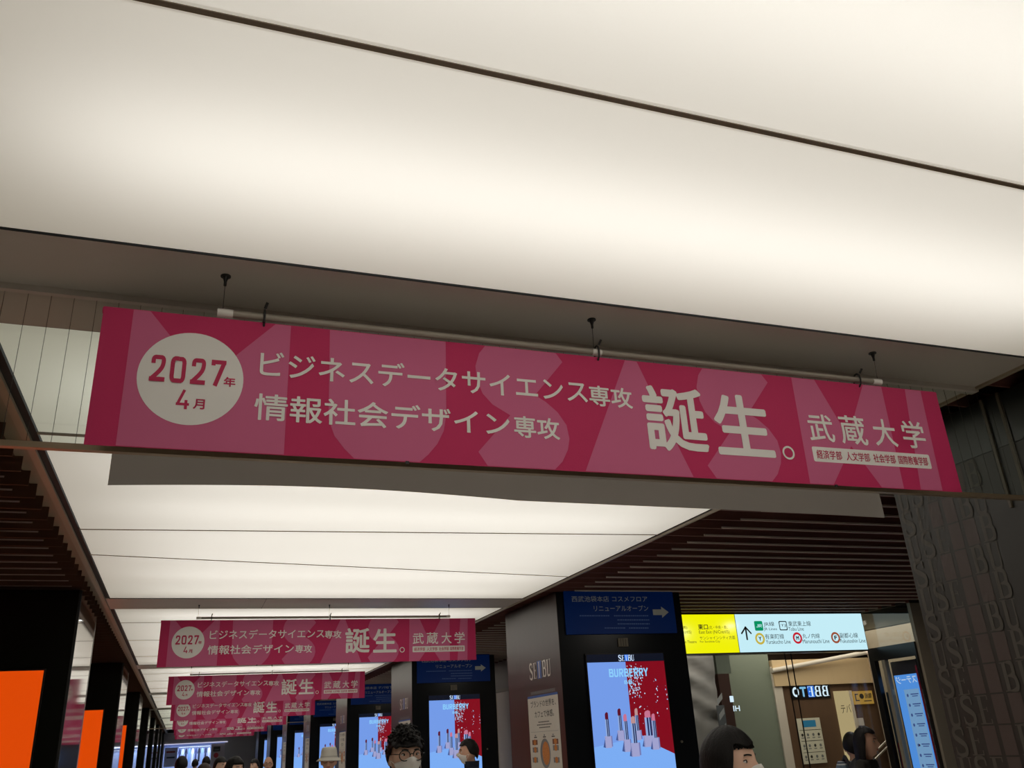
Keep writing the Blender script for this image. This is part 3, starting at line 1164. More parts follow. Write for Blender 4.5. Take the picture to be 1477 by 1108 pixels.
base = V(PXR + .5, Y0P, 0)
order = ['first', 'second', 'third', 'fourth', 'fifth', 'sixth', 'seventh']
vent_mb = MB()
q = pxbox(plp, *zg(780, 335), *zg(832, 380))
slab(vent_mb, plp, *q, 0, .012, M_speaker)
for i in range(1, 4):
    a = q[0] + (q[2] - q[0]) * i / 4
    slab(vent_mb, plp, a - .002, q[1] + .006, a + .002, q[3] - .006, .012, .014, M_ink)
logo_mb, post_mb = wall_logo(None), poster_mesh()
for k in range(1, 8):
    dy = Vector((0, BAY * S * (k - 1), 0))
    nm = order[k - 1]
    if k == 1:
        sc = thing('digital_screen', 'tall blue and crimson lipstick screen on the first dark pillar, largest of the row', 'screen', base, 'lipstick screens on the right pillars')
        screen_parts(sc)
        s1 = thing('sign_panel', 'dark blue sign with white arrow on the first pillar, beside the yellow station sign', 'sign', base + Vector((0, 0, 2.4)), 'blue arrow signs on the right pillars')
        blue_sign(s1, False)
        s3 = thing('sign_panel', 'dark blue sign on the third pillar, half hidden by the second pillar', 'sign', base + Vector((0, 0, 2.4)), 'blue arrow signs on the right pillars')
        blue_sign(s3, True)
        s3.location = base + Vector((0, 2 * BAY * S, 2.4))
        vent = tag(vent_mb.build('speaker_grille', None, base + Vector((0, 0, 2))), 'small grey grille under the blue sign of the first pillar', 'grille', 'small grilles on the right pillars')
        lg = tag(logo_mb.build('wall_lettering', None, base + Vector((0, 0, 1.8))), 'white serif capitals with a blue bar on the side of the first pillar', 'lettering', 'serif capitals on the pillar sides')
        po = tag(post_mb.build('poster', None, base), 'white food poster with blue top edge on the side of the first pillar', 'poster', 'posters on the pillar sides')
    else:
        c = copy_tree(sc); c.location = base + dy
        c['label'] = 'tall blue lipstick screen on the %s dark pillar from the viewer' % nm
        if k != 3:
            c = copy_tree(s1); c.location = base + Vector((0, 0, 2.4)) + dy
            c['label'] = 'dark blue sign with white arrow on the %s dark pillar from the viewer' % nm
        c = vent.copy(); COL.objects.link(c); c.location = vent.location + dy
        c['label'] = 'small grey grille under the blue sign of the %s pillar' % nm
        if k <= 5:
            c = lg.copy(); COL.objects.link(c); c.location = lg.location + dy
            c['label'] = 'white serif capitals with a blue bar on the side of the %s pillar' % nm
            c = po.copy(); COL.objects.link(c); c.location = po.location + dy
            c['label'] = 'white poster with blue top edge on the side of the %s pillar' % nm
    if k <= 2:
        mb = MB()
        c0 = plp.at(*plp.uv(983, 1070), 0)
        mb.tube(c0, c0 + Vector((0, -.012, 0)), .014, M_knob, 14)
        o = mb.build('panel_lock', None, c0)
        o.location = o.location + dy
        tag(o, 'tiny round metal lock on the front of the %s pillar, right of its screen' % nm, 'lock', 'panel locks')

# ------------------------------------------------------------------ direction sign
YSGN = 7.0
pls = Plane('y', YSGN)
E_yel = emat('sign_yellow_light', srgb(240, 240, 0), 1.0)
E_cyn = emat('sign_pale_light', srgb(196, 236, 246), 1.0)
I_navy = mat('sign_navy_ink', srgb(24, 34, 52), 0.5)
I_green = emat('sign_green', srgb(0, 150, 100), .9)
I_gold = emat('sign_gold', srgb(206, 184, 70), .9)
I_red = emat('sign_red', srgb(204, 30, 50), .9)
I_brn = emat('sign_brown', srgb(160, 84, 56), .9)
sg = thing('direction_sign', 'wide lit station sign, yellow and pale blue with line names, under the slatted ceiling', 'sign', V(5.2, YSGN, .64))
ub = (pls.uv(1060, 887)[0] + pls.uv(1066, 941)[0]) / 2
ue = (pls.uv(1243, 884)[0] + pls.uv(1250, 938)[0]) / 2
vt = (pls.uv(1000, 887)[1] + pls.uv(1240, 885)[1]) / 2
vb = (pls.uv(1000, 942)[1] + pls.uv(1240, 938)[1]) / 2
ua = 4.03 * S
mb = MB()
slab(mb, pls, ua - .012, vb - .02, ue + .012, vt + .02, -.16, -.002, M_dframe)
mb.build('housing', sg)
mb = MB(); slab(mb, pls, ua, vb, ub - .006, vt, -.001, .004, E_yel)
B = lambda x0, y0, x1, y1: pxbox(pls, x0, y0, x1, y1)
TS_ = lambda q, s, x0, y0, x1, y1, bold=.0, m=I_navy: text_on(q, pls, s, B(x0, y0, x1, y1), m, .0045, bold)
TS_(mb, '東口', 1006.5, 900.5, 1020.8, 908.5, .02); TS_(mb, '(北・中央・南)', 1022, 902.5, 1049, 908.5)
TS_(mb, 'East Exit (N/Cntrl/S)', 1008, 909.3, 1052, 915.5); TS_(mb, 'サンシャインシティ方面', 1009, 917.5, 1060, 922.8)
TS_(mb, 'For Sunshine City', 1009.5, 923.8, 1038.5, 928); TS_(mb, '南)', 985, 903, 991, 908); TS_(mb, 'ntrl/S)', 985, 909.8, 997, 915.5); TS_(mb, 'n Theatre', 988, 924, 1004.5, 928)
mb.build('yellow_panel', sg)
mb = MB(); slab(mb, pls, ub + .006, vb, ue, vt, -.001, .004, E_cyn)
b = B(1069, 904, 1083.5, 923.5)
uc = (b[0] + b[2]) / 2; w_ = b[2] - b[0]
def bar(p, q, wd, m=I_navy):
    p, q = Vector(p), Vector(q); d = (q - p).normalized(); n = Vector((-d.y, d.x)) * wd / 2
    mb.face([pls.at(*(p - n), .0045), pls.at(*(q - n), .0045), pls.at(*(q + n), .0045), pls.at(*(p + n), .0045)], m)
bar((uc, b[1]), (uc, b[3] - .012), .026); bar((b[0], b[1] + .46 * (b[3] - b[1])), (uc + .008, b[3]), .022); bar((b[2], b[1] + .46 * (b[3] - b[1])), (uc - .008, b[3]), .022)
q = B(1088, 896, 1100, 910); rrect(mb, pls, *q, .018, I_green, .0047); sans_text(mb, pls, 'JR', (q[0] + .022, q[1] + .045, q[2] - .022, q[3] - .045), E_cyn, .006, .15, .70)
TS_(mb, 'JR線', 1101, 897, 1116.5, 904.5); TS_(mb, 'JR Lines', 1101.5, 905.5, 1120.5, 910.5)
q = B(1123.5, 896, 1135, 909.5); rrect(mb, pls, *q, .018, I_navy, .0045); rrect(mb, pls, q[0] + .013, q[1] + .013, q[2] - .013, q[3] - .013, .012, E_cyn, .005); text_on(mb, pls, 'TJ', (q[0] + .025, q[1] + .045, q[2] - .025, q[3] - .045), I_navy, .006)
TS_(mb, '東武東上線', 1136.5, 896, 1169, 903.5); TS_(mb, 'Tobu Line', 1137, 904.8, 1159, 910)
for (cx, cy, letter, mm, jp, en, a) in ((1096, 921.5, 'Y', I_gold, '有楽町線', 'Yurakucho Line', (1103, 914.5, 1130.5, 922, 1104.5, 923, 1140, 928.8)),
                                        (1150, 920.5, 'M', I_red, '丸ノ内線', 'Marunouchi Line', (1157, 914, 1182, 921, 1157.5, 922.2, 1196, 928)),
                                        (1205, 920, 'F', I_brn, '副都心線', 'Fukutoshin Line', (1211, 913, 1237, 920.5, 1212, 921.8, 1248, 927.3))):
    c = pls.uv(cx, cy)
    ring(mb, pls, c[0], c[1], .05, .079, mm, .0045)
    disc(mb, pls, c[0], c[1], .05, .05, E_cyn, .0048, 24)
    text_on(mb, pls, letter, (c[0] - .024, c[1] - .028, c[0] + .024, c[1] + .028), I_navy, .006, .05)
    TS_(mb, jp, *a[:4]); TS_(mb, en, *a[4:])
mb.build('pale_blue_panel', sg)

# ------------------------------------------------------------------ shop front beside the sign
M_drape = mat('grey_drape', srgb(168, 162, 156), 0.7, bump=((3, 3, 3), 0.4))
M_ggreen = mat('grey_green_panel', srgb(126, 134, 120), 0.4)
M_jamb = mat('pale_jamb', srgb(206, 196, 184), 0.5)
M_brownwall = mat('brown_shop_wall', srgb(96, 72, 54), 0.45, vary=((6, 6, 1), 0.25))
M_beige = mat('beige_bulkhead', srgb(204, 178, 140), 0.5)
M_shopceil = mat('shop_ceiling', srgb(120, 122, 110), 0.6)
M_strip = mat('hazard_grey', srgb(110, 112, 114), 0.5)
M_strip2 = mat('hazard_pale', srgb(190, 190, 188), 0.5)
M_greycol = mat('grey_column', srgb(138, 128, 112), 0.55)
E_warm = emat('warm_lit_panel', srgb(214, 190, 140), .8)
E_wsign = emat('white_reflected_letters', srgb(220, 240, 255), 1.3)
E_bsign = emat('blue_reflected_letters', srgb(40, 120, 240), 1.0)
E_notice = emat('yellow_notice_light', srgb(196, 150, 64), .7)
E_reflscreen = emat('reflected_screen_blue', srgb(92, 160, 248), 1.0)
E_kpanel = emat('reflected_screen_list', srgb(136, 180, 226), .9)
M_kred = mat('reflected_screen_red', srgb(110, 20, 40), 0.4, emit=srgb(110, 20, 40), estr=.3)
M_kdark = mat('reflected_screen_dark', srgb(70, 66, 78), 0.4)
M_gdark = mat('dark_frame', srgb(20, 18, 18), 0.3)
M_redprint = mat('red_print', srgb(130, 24, 40), 0.5)
M_blueprint = mat('blue_print', srgb(50, 70, 96), 0.5)

# shell of the shop
mb = MB()
mb.ubox(4.0, 7.18, FZ, 4.03, YE, 1.5, mat('side_wall_grey', srgb(128, 120, 112), 0.5))
struct(mb, 'wall_right')
mb = MB()
mb.ubox(4.03, 9.6, FZ, 9.5, 9.7, 1.05, M_brownwall)
struct(mb, 'wall_shop')
mb = MB()
mb.ubox(4.03, 7.13, 1.0, 9.5, 9.6, 1.06, M_shopceil)
struct(mb, 'ceiling_shop')
mb = MB()
mb.ubox(9.4, 3.0, FZ, 9.5, 9.6, 1.5, M_brownwall)
mb.ubox(6.34, 6.46, FZ, 9.4, 6.5, 1.5, M_outer)
struct(mb, 'wall_shop')
d = bpy.data.lights.new('shop_light', 'AREA'); d.shape = 'RECTANGLE'; d.size = 3.2; d.size_y = 1.6; d.energy = 55; d.color = (1, .9, .75)
o = bpy.data.objects.new('shop_light', d); o.location = V(6.6, 8.1, .99); COL.objects.link(o)
for xx in (4.35, 5.3):  # unseen lamps added to brighten the sheet behind the glass
    d = bpy.data.lights.new('window_fill_light', 'AREA'); d.shape = 'DISK'; d.size = .2; d.energy = 9; d.color = (1, .94, .86)
    o = bpy.data.objects.new('window_fill_light', d); o.location = V(xx, 7.2, .96); COL.objects.link(o)
mb = MB(); mb.ubox(7.58, 6.5, FZ, 7.65, 8.55, 1.0, M_greycol); struct(mb, 'wall_passage')
# glass front
g = thing('shop_window', 'tall clear glass shop front under the yellow and blue station sign', 'window', V(5.2, 7.1, FZ))
mb = MB(); mb.ubox(4.05, 7.098, FZ, 6.28, 7.106, .63, SHOPGLASS); mb.build('glass_pane', g)
pg = Plane('y', 7.09)
for xx in ((1134, 960), (1143, 960)):
    u = pg.uv(*xx)[0]
    mb = MB(); mb.box(pg.at(u - .006, FZ * S + 0, 0), pg.at(u + .006, .63 * S, .012), M_gdark); mb.build('joint', g)

p75, p80, p85 = Plane('y', 7.5), Plane('y', 8.0), Plane('y', 8.6)
# draped sheet
dr = None
mb = MB()
ua, ub = p75.uv(960, 1000)[0], (p75.uv(1030, 945)[0] + p75.uv(1047, 1108)[0]) / 2
NX, NZ = 26, 40
vs, fs = [], []
for j in range(NZ + 1):
    for i in range(NX + 1):
        u = ua + (ub - ua) * i / NX; v = -1.58 + 2.60 * j / NZ
        off = .035 * sin(14 * (u * .8 + v * 1.1)) * noise.noise((u * 2, v * 2, 0)) * 2 + .03 * noise.noise((u * 5 + v * 4, v * 5 - u * 3, 3))
        vs.append(p75.at(u, v, off))
for j in range(NZ):
    for i in range(NX):
        a = j * (NX + 1) + i; fs.append((a, a + 1, a + NX + 2, a + NX + 1))
mb.mesh(vs, fs, M_drape, True)
dsh = mb.build('drape', None, p75.at((ua + ub) / 2, -1.58))
tag(dsh, 'creased pale grey sheet hanging behind the shop glass, left of the reflected dark post', 'sheet')
sm = dsh.modifiers.new('thick', 'SOLIDIFY'); sm.thickness = .004
# hazard board in front of it
q = pxbox(p75, 1030, 1018, 1041, 1060)
hb = thing('barrier_board', 'grey board with pale slanted stripes in front of the creased sheet', 'board', p75.at(q[0], q[1]))
mb = MB(); slab(mb, p75, q[0], q[1] - 1.2, q[2], q[3], .10, .115, M_strip); mb.build('board', hb)
for k in range(3):
    mb = MB(); v = q[1] - .02 + k * .2
    mb.face([p75.at(q[0] + .02, v, .1155), p75.at(q[2] - .01, v + .09, .1155), p75.at(q[2] - .01, v + .17, .1155), p75.at(q[0] + .02, v + .08, .1155)], M_strip2); mb.build('stripe', hb)
# dark post and small sign letters: reflections in the glass, built as solid parts
ua, ub = (p80.uv(1036, 960)[0] + p80.uv(1051, 1108)[0]) / 2, (p80.uv(1052, 960)[0] + p80.uv(1068, 1108)[0]) / 2
post = thing('reflected_post', 'reflected dark post and tiny white sign letters, built solid, above the masked woman', 'post', p80.at(ua, -1.58))
mb = MB(); slab(mb, p80, ua, -1.58, ub, p80.uv(1045, 972)[1], -.1, 0, mat('post_brown', srgb(84, 62, 56), .3)); mb.build('body', post)
mb = MB(); slab(mb, p80, ua, p80.uv(1045, 972)[1], ub + .05, p80.uv(1045, 944)[1], -.1, 0, M_ggreen); mb.build('cap', post)
mb = MB(); text_on(mb, p80, 'I', pxbox(p80, 1052.5, 1004, 1058, 1013), E_wsign, .003, .06); mb.build('lettering', post)
mb = MB(); text_on(mb, p80, 'HI', pxbox(p80, 1057.5, 1018, 1067, 1026), E_wsign, .003, .02, True); mb.build('lettering', post)
# grey green partition, pale jamb, brown wall
ua, ub = ub + .01, (p85.uv(1113, 963)[0] + p85.uv(1130, 1108)[0]) / 2
mb = MB(); mb.box(p85.at(p85.uv(1040, 1000)[0], -1.58, -.1), p85.at(ub, 1.5, 0), M_ggreen); tag(mb.build('partition', None, p85.at(ua, -1.58)), 'grey green partition behind the shop glass', 'partition')
ucj = ub + .17
mb = MB(); mb.box(p85.at(ub, -1.58, -.1), p85.at(ucj, p85.uv(1113, 962)[1], .03), M_jamb); tag(mb.build('door_jamb', None, p85.at(ub, -1.58)), 'pale jamb between the grey green partition and the brown shop wall', 'jamb')
vz = p85.uv(1180, 988)[1]
mb = MB(); mb.box(p85.at(ucj, -1.58, -.15), p85.at(9.3 * S, vz, 0), M_brownwall); struct(mb, 'wall_brown')
mb = MB(); mb.box(p85.at(ucj - .15, vz, -.2), p85.at(9.3 * S, p85.uv(1180, 958)[1] + .08, .06), M_beige)
a, b_ = p85.at(*p85.uv(1110, 968), .07), p85.at(*p85.uv(1252, 940), .30)
mb.tube(a, b_, .05, M_jamb, 4)
struct(mb, 'trim_2')
# mirrored sign letters reflected in the glass, built as glowing letters on the wall
q = pxbox(p85, 1141, 990.5, 1195, 1005)
ls = thing('sign_reflection', 'reflection of white and blue sign letters, built glowing on the brown shop wall', 'sign', p85.at(q[0], q[1]))
mb = MB(); slab(mb, p85, q[0] - .02, q[1] - .03, q[2] + .02, q[3] + .03, .0, .02, M_gdark); mb.build('backing', ls)
mb = MB()
ww = (q[2] - q[0]) / 5
for i, ch in enumerate('OTEBB'):
    if i == 2: rect(mb, p85, q[0] + ww * (i + .1), q[1] - .01, q[0] + ww * (i + 1), q[3] + .01, E_bsign, .022)
    serif_text(mb, p85, ch, q[0] + ww * i, q[1], q[0] + ww * (i + .95), q[3], E_wsign, .026, None, True) if ch in 'EB' else text_on(mb, p85, ch, (q[0] + ww * (i + .05), q[1], q[0] + ww * (i + .9), q[3]), E_wsign if ch == 'O' else E_cyan, .026, .05, True)
mb.build('lettering', ls)
# price board
q = (p85.uv(1147, 1037)[0] * .5 + p85.uv(1158, 1101)[0] * .5, p85.uv(1180, 1101)[1], p85.uv(1181, 1036)[0] * .5 + p85.uv(1191, 1100)[0] * .5, p85.uv(1165, 1036)[1])
bd = thing('poster_board', 'white board with a blue heading and rows of small pictures on the brown wall', 'board', p85.at(q[0], q[1]))
mb = MB(); slab(mb, p85, *q, .01, .03, mat('board_white', srgb(214, 210, 190), .5))
w_, h_ = q[2] - q[0], q[3] - q[1]
rect(mb, p85, q[0] + .26 * w_, q[3] - .2 * h_, q[0] + .80 * w_, q[3] - .05 * h_, mat('board_blue', srgb(50, 140, 190), .5), .031)
for b in (.27, .51, .76):
    rect(mb, p85, q[0] + .05 * w_, q[3] - b * h_, q[2] - .03 * w_, q[3] - b * h_ + .008, M_ink, .031)
for r in range(3):
    for c in range(4):
        cx, cy = q[0] + (.14 + .235 * c) * w_, q[3] - (.37 + .24 * r) * h_
        disc(mb, p85, cx, cy, .05 * w_, .035 * h_, M_plate if (r + c) % 3 else M_ink, .031, 10)
        rect(mb, p85, cx - .06 * w_, cy - .075 * h_, cx + .06 * w_, cy - .055 * h_, M_plate, .031)
mb.build('face', bd)
# warm lit panel with characters
q = (p85.uv(1201, 998)[0] * .5 + p85.uv(1217, 1080)[0] * .5, -1.4, p85.uv(1222, 998)[0] * .5 + p85.uv(1238, 1080)[0] * .5, p85.uv(1211, 997)[1])
wp = thing('glowing_sign', 'warm glowing vertical sign with dark characters, left of the yellow notice', 'sign', p85.at(q[0], q[1]))
mb = MB(); slab(mb, p85, *q, .0, .03, E_warm)
text_on(mb, p85, 'テバ', (q[0] + .25 * (q[2] - q[0]), q[3] - .36, q[2] - .02, q[3] - .22), M_ink, .032)
mb.build('face', wp)
mb = MB(); slab(mb, p85, q[2], q[1], q[2] + .05, q[3], 0, .05, M_jamb); mb.build('frame', wp)
q = pxbox(p85, 1229, 997, 1257, 1016)
nt_ = thing('notice_sign', 'small yellow notice sign with a dark round symbol high on the brown wall', 'sign', p85.at(q[0], q[1]))
mb = MB(); slab(mb, p85, *q, 0, .04, E_notice)
w_, h_ = q[2] - q[0], q[3] - q[1]
disc(mb, p85, q[0] + .42 * w_, q[1] + .6 * h_, .14 * w_ * .8, .2 * h_, M_ink, .041, 20)
text_on(mb, p85, '階段', (q[0] + .58 * w_, q[1] + .42 * h_, q[2] - .06 * w_, q[3] - .18 * h_), M_ink, .041, .02, True)
for (x0, y0, x1, y1) in ((.08, .25, .13, .8), (.08, .25, .28, .33), (.08, .72, .25, .8)):
    rect(mb, p85, q[0] + x0 * w_, q[1] + y0 * h_, q[0] + x1 * w_, q[1] + y1 * h_, M_ink, .041)
rect(mb, p85, q[0] + .5 * w_, q[1] + .2 * h_, q[2] - .1 * w_, q[1] + .27 * h_, M_ink, .041)
mb.build('face', nt_)
q = pxbox(p85, 1232, 1036, 1245, 1047)
mb = MB(); slab(mb, p85, q[0], q[1], q[2], q[3], 0, .02, M_jamb); tag(mb.build('paper_sheet', None, p85.at(q[0], q[1])), 'small white sheet on the brown wall, above the dark haired woman in profile', 'paper')
# stair handrails
hr = thing('handrail', 'pair of slanted steel handrails on the brown wall, right of the woman in profile', 'handrail', p85.at(*p85.uv(1262, 1082)))
for (xa, ya, xb, yb_) in ((1262, 1080, 1276, 1066), (1262, 1090, 1276, 1076)):
    mb = MB()
    a, b_ = Vector(p85.uv(xa, ya)), Vector(p85.uv(xb, yb_)); dd = (b_ - a)
    mb.tube(p85.at(*(a - dd), .09), p85.at(*b_, .09), .022, M_steel, 10); mb.build('rail', hr)

# dark glass partition running away; the blue screen reflected in it is built behind
px63 = Plane('x', 6.30)
def qx(x, y): return px63.uv(x, y)
mb = MB(); mb.ubox(6.31, 6.43, FZ, 6.9, 6.47, 1.0, M_greycol); struct(mb, 'trim_3')
dp = thing('glass_partition', 'dark framed glass partition beside the grey column', 'partition', V(6.3, 6.9, FZ))
uA, uB = -7.08 * S, -6.46 * S
vh1 = qx(1316, 926)[1]; vh0 = qx(1318, 946)[1]
mb = MB(); slab(mb, px63, uA, vh0, uB, vh1, -.05, .02, M_gdark); mb.build('header', dp)
for ua, ub, mm, nm in ((uA, uA + .10, M_gdark, 'stile'), (uA + .24, uA + .30, M_greycol, 'stile'), (uB - .03, uB, M_gdark, 'stile')):
    mb = MB(); slab(mb, px63, ua, -1.58, ub, vh0, -.05, .02, mm); mb.build(nm, dp)
mb = MB(); slab(mb, px63, uA + .10, -1.58, uB - .03, vh0, -.004, .004, SHOPGLASS); mb.build('glass_pane', dp)
mb = MB(); slab(mb, px63, uA, vh1, uB, 1.5, -.004, .004, SHOPGLASS); mb.build('transom_pane', dp)
pk = Plane('x', 6.42)
def av(a, b): return (a[0] + b[0]) / 2
u0 = av(pk.uv(1289, 974), pk.uv(1318, 1108)); u1 = av(pk.uv(1323, 971), pk.uv(1352, 1108)); v1 = pk.uv(1306, 973)[1]; vtt = pk.uv(1302, 953)[1]
ks = thing('screen_reflection', 'reflection of a tall blue list screen, built glowing behind the dark glass partition', 'screen', pk.at(u0, -1.58))
mb = MB(); slab(mb, pk, u0 - .02, -1.3, u1 + .03, vtt, -.06, -.002, M_kdark); mb.build('housing', ks)
mb = MB(); slab(mb, pk, u1, -1.3, u1 + .025, v1 + .1, -.002, .006, M_kred); mb.build('red_edge', ks)
mb = MB(); rect(mb, pk, u0, -1.2, u1, v1, E_reflscreen, 0)
w_ = u1 - u0
text_on(mb, pk, 'ステージ', (u0 + .05 * w_, v1 - .12, u1 - .05 * w_, v1 - .02), E_white, .002, .02, True)
mb.face([pk.at(u0 + .30 * w_, v1 - .2, .001), pk.at(u0 + .30 * w_, -1.1, .001), pk.at(u1 - .03, -1.1, .001), pk.at(u1 - .03, v1 - .2, .001)], E_kpanel)
for r in range(12):
    v = v1 - .28 - r * .13
    disc(mb, pk, u0 + .42 * w_, v, .018, .022, E_shadow, .002, 10)
    rect(mb, pk, u0 + .55 * w_, v + .005, u1 - .05, v + .02, E_shadow, .002); rect(mb, pk, u0 + .6 * w_, v - .02, u1 - .07, v - .008, E_shadow, .002)
disc(mb, pk, u0 + .47 * w_, v1 - .28 - 5 * .13, .012, .014, M_redprint, .003, 10)
mb.build('screen', ks)
# striped board between the screen reflection and the column
pw = Plane('x', 6.425)
q = (u1 + .035, -1.4, u1 + .135, pw.uv(1338, 993)[1])
sb = thing('barrier_board', 'grey board with pale slanted stripes between the blue screen reflection and the column', 'board', pw.at(q[0], -1.4))
mb = MB(); slab(mb, pw, *q, 0, .012, M_strip); mb.build('board', sb)
for k in range(7):
    v = q[3] - .12 - k * .2
    mb = MB(); mb.face([pw.at(q[0] + .01, v - .07, .0125), pw.at(q[2] - .01, v, .0125), pw.at(q[2] - .01, v + .07, .0125), pw.at(q[0] + .01, v, .0125)], M_strip2); mb.build('stripe', sb)
# poster with a red figure shape low on the partition's far side
pr = Plane('x', 6.36)
q = (uA + .08, -1.2, uA + .26, pr.uv(1268, 1000)[1])
mb = MB(); slab(mb, pr, *q, 0, .004, M_blueprint); rect(mb, pr, q[0] + .02, -1.1, q[2], pr.uv(1275, 1072)[1], M_redprint, .0045)
tag(mb.build('poster', None, pr.at(q[0], q[1])), 'dark blue and red poster behind the glass partition, left of the blue screen reflection', 'poster')

# ------------------------------------------------------------------ doorway in the gap between the first two right pillars
mb = MB()
mb.ubox(3.99, 11.2, FZ, 4.0, 11.75, .62, M_jamb); mb.ubox(3.98, 11.15, FZ, 4.0, 11.2, .66, M_greycol); mb.ubox(3.98, 11.75, FZ, 4.0, 11.8, .66, M_greycol); mb.ubox(3.98, 11.15, .62, 4.0, 11.8, .66, M_greycol)
struct(mb, 'door_1')

# ------------------------------------------------------------------ far end of the concourse
M_endwall = mat('end_wall', srgb(178, 172, 170), 0.5)
YW = 38.4
XR_ = 1.62
mb = MB()
mb.ubox(-2.6, YW, .60, 4.0, YW + .05, 1.5, M_endwall); mb.ubox(XR_, YW, FZ, 4.0, YW + .05, .6, M_endwall); mb.ubox(-2.6, YW, FZ, -.62, YW + .05, .6, M_endwall)
struct(mb, 'wall_end')
mb = MB()
Mw = mat('far_shop_white', srgb(165, 174, 205), .6)
mb.ubox(-.7, YW + 1.4, FZ, 1.75, YW + 1.45, .62, Mw); mb.ubox(-.7, YW + .05, FZ, -.64, YW + 1.4, .62, Mw); mb.ubox(1.69, YW + .05, FZ, 1.75, YW + 1.4, .62, Mw); mb.ubox(-.7, YW + .05, .60, 1.75, YW + 1.45, .64, Mw)
struct(mb, 'wall_far_shop')
d = bpy.data.lights.new('far_shop_light', 'AREA'); d.shape = 'RECTANGLE'; d.size = 3.0; d.size_y = 1.2; d.energy = 85; d.color = (.66, .80, 1)
o = bpy.data.objects.new('far_shop_light', d); o.location = V(.5, YW + .5, .59); COL.objects.link(o)
mb = MB(); mb.ubox(-.62, YW - .03, .585, XR_ + .1, YW, .615, emat('lintel_light', srgb(214, 214, 244), .8)); tag(mb.build('lintel_light', None, V(.5, YW, .6)), 'thin pale strip light over the far shop opening', 'light')
mb = MB(); mb.ubox(-.58, YW + .02, -.2, -.12, YW + .04, .48, mat('pale_poster', srgb(196, 200, 232), .6)); mb.ubox(-.52, YW + .018, .30, -.2, YW + .02, .36, M_redprint); mb.ubox(-.5, YW + .018, .1, -.2, YW + .02, .16, M_blueprint)
tag(mb.build('poster', None, V(-.35, YW, -.2)), 'pale poster at the left of the far bright shop', 'poster')
mb = MB(); mb.ubox(1.12, YW + .06, FZ, XR_, YW + .10, .55, mat('far_panel', srgb(190, 176, 176), .6)); tag(mb.build('panel', None, V(1.3, YW, FZ)), 'pale panel at the right of the far bright shop', 'panel')
mb = MB(); mb.ubox(1.2, YW + .04, .26, 1.46, YW + .06, .44, M_gdark); mb.ubox(1.24, YW + .036, .30, 1.42, YW + .04, .34, M_plate); tag(mb.build('notice_sign', None, V(1.3, YW, .3)), 'small dark square sign on the pale panel of the far shop', 'sign')
mb = MB(); pe = Plane('y', YW + .055); disc(mb, pe, 1.32 * S, .12 * S, .09 * S, .09 * S, mat('far_red', srgb(196, 60, 70), .5), 0); tag(mb.build('round_sign', None, V(1.32, YW, .1)), 'small round red mark on the pale panel of the far shop', 'sign')
# garments on the far rail
gc = [srgb(40, 50, 90), srgb(190, 205, 235), srgb(30, 34, 60), srgb(120, 160, 215), srgb(225, 228, 240), srgb(60, 70, 120), srgb(24, 26, 44), srgb(150, 180, 230), srgb(40, 46, 80), srgb(200, 205, 225)]
gl = ['dark navy', 'pale blue', 'near black', 'mid blue', 'white', 'slate blue', 'black', 'sky blue', 'deep blue', 'off white']
rl = None
mb = MB(); mb.tube(V(-.08, YW + .7, .482), V(1.1, YW + .7, .482), .012, M_steel, 8); tag(mb.build('clothes_rail', None, V(.5, YW + .7, .47)), 'steel clothes rail in the far bright shop', 'rail')
for i in range(10):
    x = (-.04 + .122 * i) * S; y = (YW + .7) * S; zt = .465 * S + CAMZ
    ln = .80 + .2 * ((i * 7) % 3)
    mm = mat('cloth_%d' % i, gc[i], .8)
    gm = thing('garment', '%s garment on the far clothes rail' % gl[i], 'garment', (x, y, zt), 'garments in the far shop')
    mb = MB()
    fr = [(-.09, -.06), (-.16, -.12), (-.27, -.34), (-.21, -.38), (-.14, -.26), (-.15, -ln), (.15, -ln), (.14, -.26), (.21, -.38), (.27, -.34), (.16, -.12), (.09, -.06)]
    sxx = .34
    A = [Vector((x + p[0] * sxx, y - .05, zt + p[1])) for p in fr]; Bk = [p + Vector((0, .10, 0)) for p in A]
    mb.face(A, mm); mb.face(list(reversed(Bk)), mm)
    for k in range(len(A)):
        k2 = (k + 1) % len(A); mb.face([A[k], Bk[k], Bk[k2], A[k2]], mm)
    mb.build('cloth', gm)
    mb = MB(); mb.tube((x, y, zt - .06), (x, y, zt + .008), .006, M_steel, 6); mb.build('hanger', gm)

# ------------------------------------------------------------------ people
M_skin = mat('skin', srgb(232, 190, 165), 0.55, 0, 0.35)
M_skin2 = mat('skin_tan', srgb(216, 168, 142), 0.55, 0, 0.35)
M_eye = mat('eye_white', srgb(226, 220, 214), 0.3)
M_iris = mat('eye_dark', (0.012, 0.008, 0.006), 0.2)
M_lips = mat('lips', srgb(170, 96, 88), 0.5)
M_hair = mat('black_hair', (0.007, 0.0055, 0.005), 0.52, 0, 0.22, bump=((260, 260, 18), 0.35))
M_hairb = mat('brown_hair', srgb(52, 34, 24), 0.52, 0, 0.25, bump=((260, 260, 18), 0.35))
M_mask = mat('face_mask', srgb(240, 236, 230), 0.8, 0, 0.2)
M_shoe = mat('shoe', (0.012, 0.012, 0.013), 0.4)


def gauss(x, s): return exp(-(x / s) ** 2)


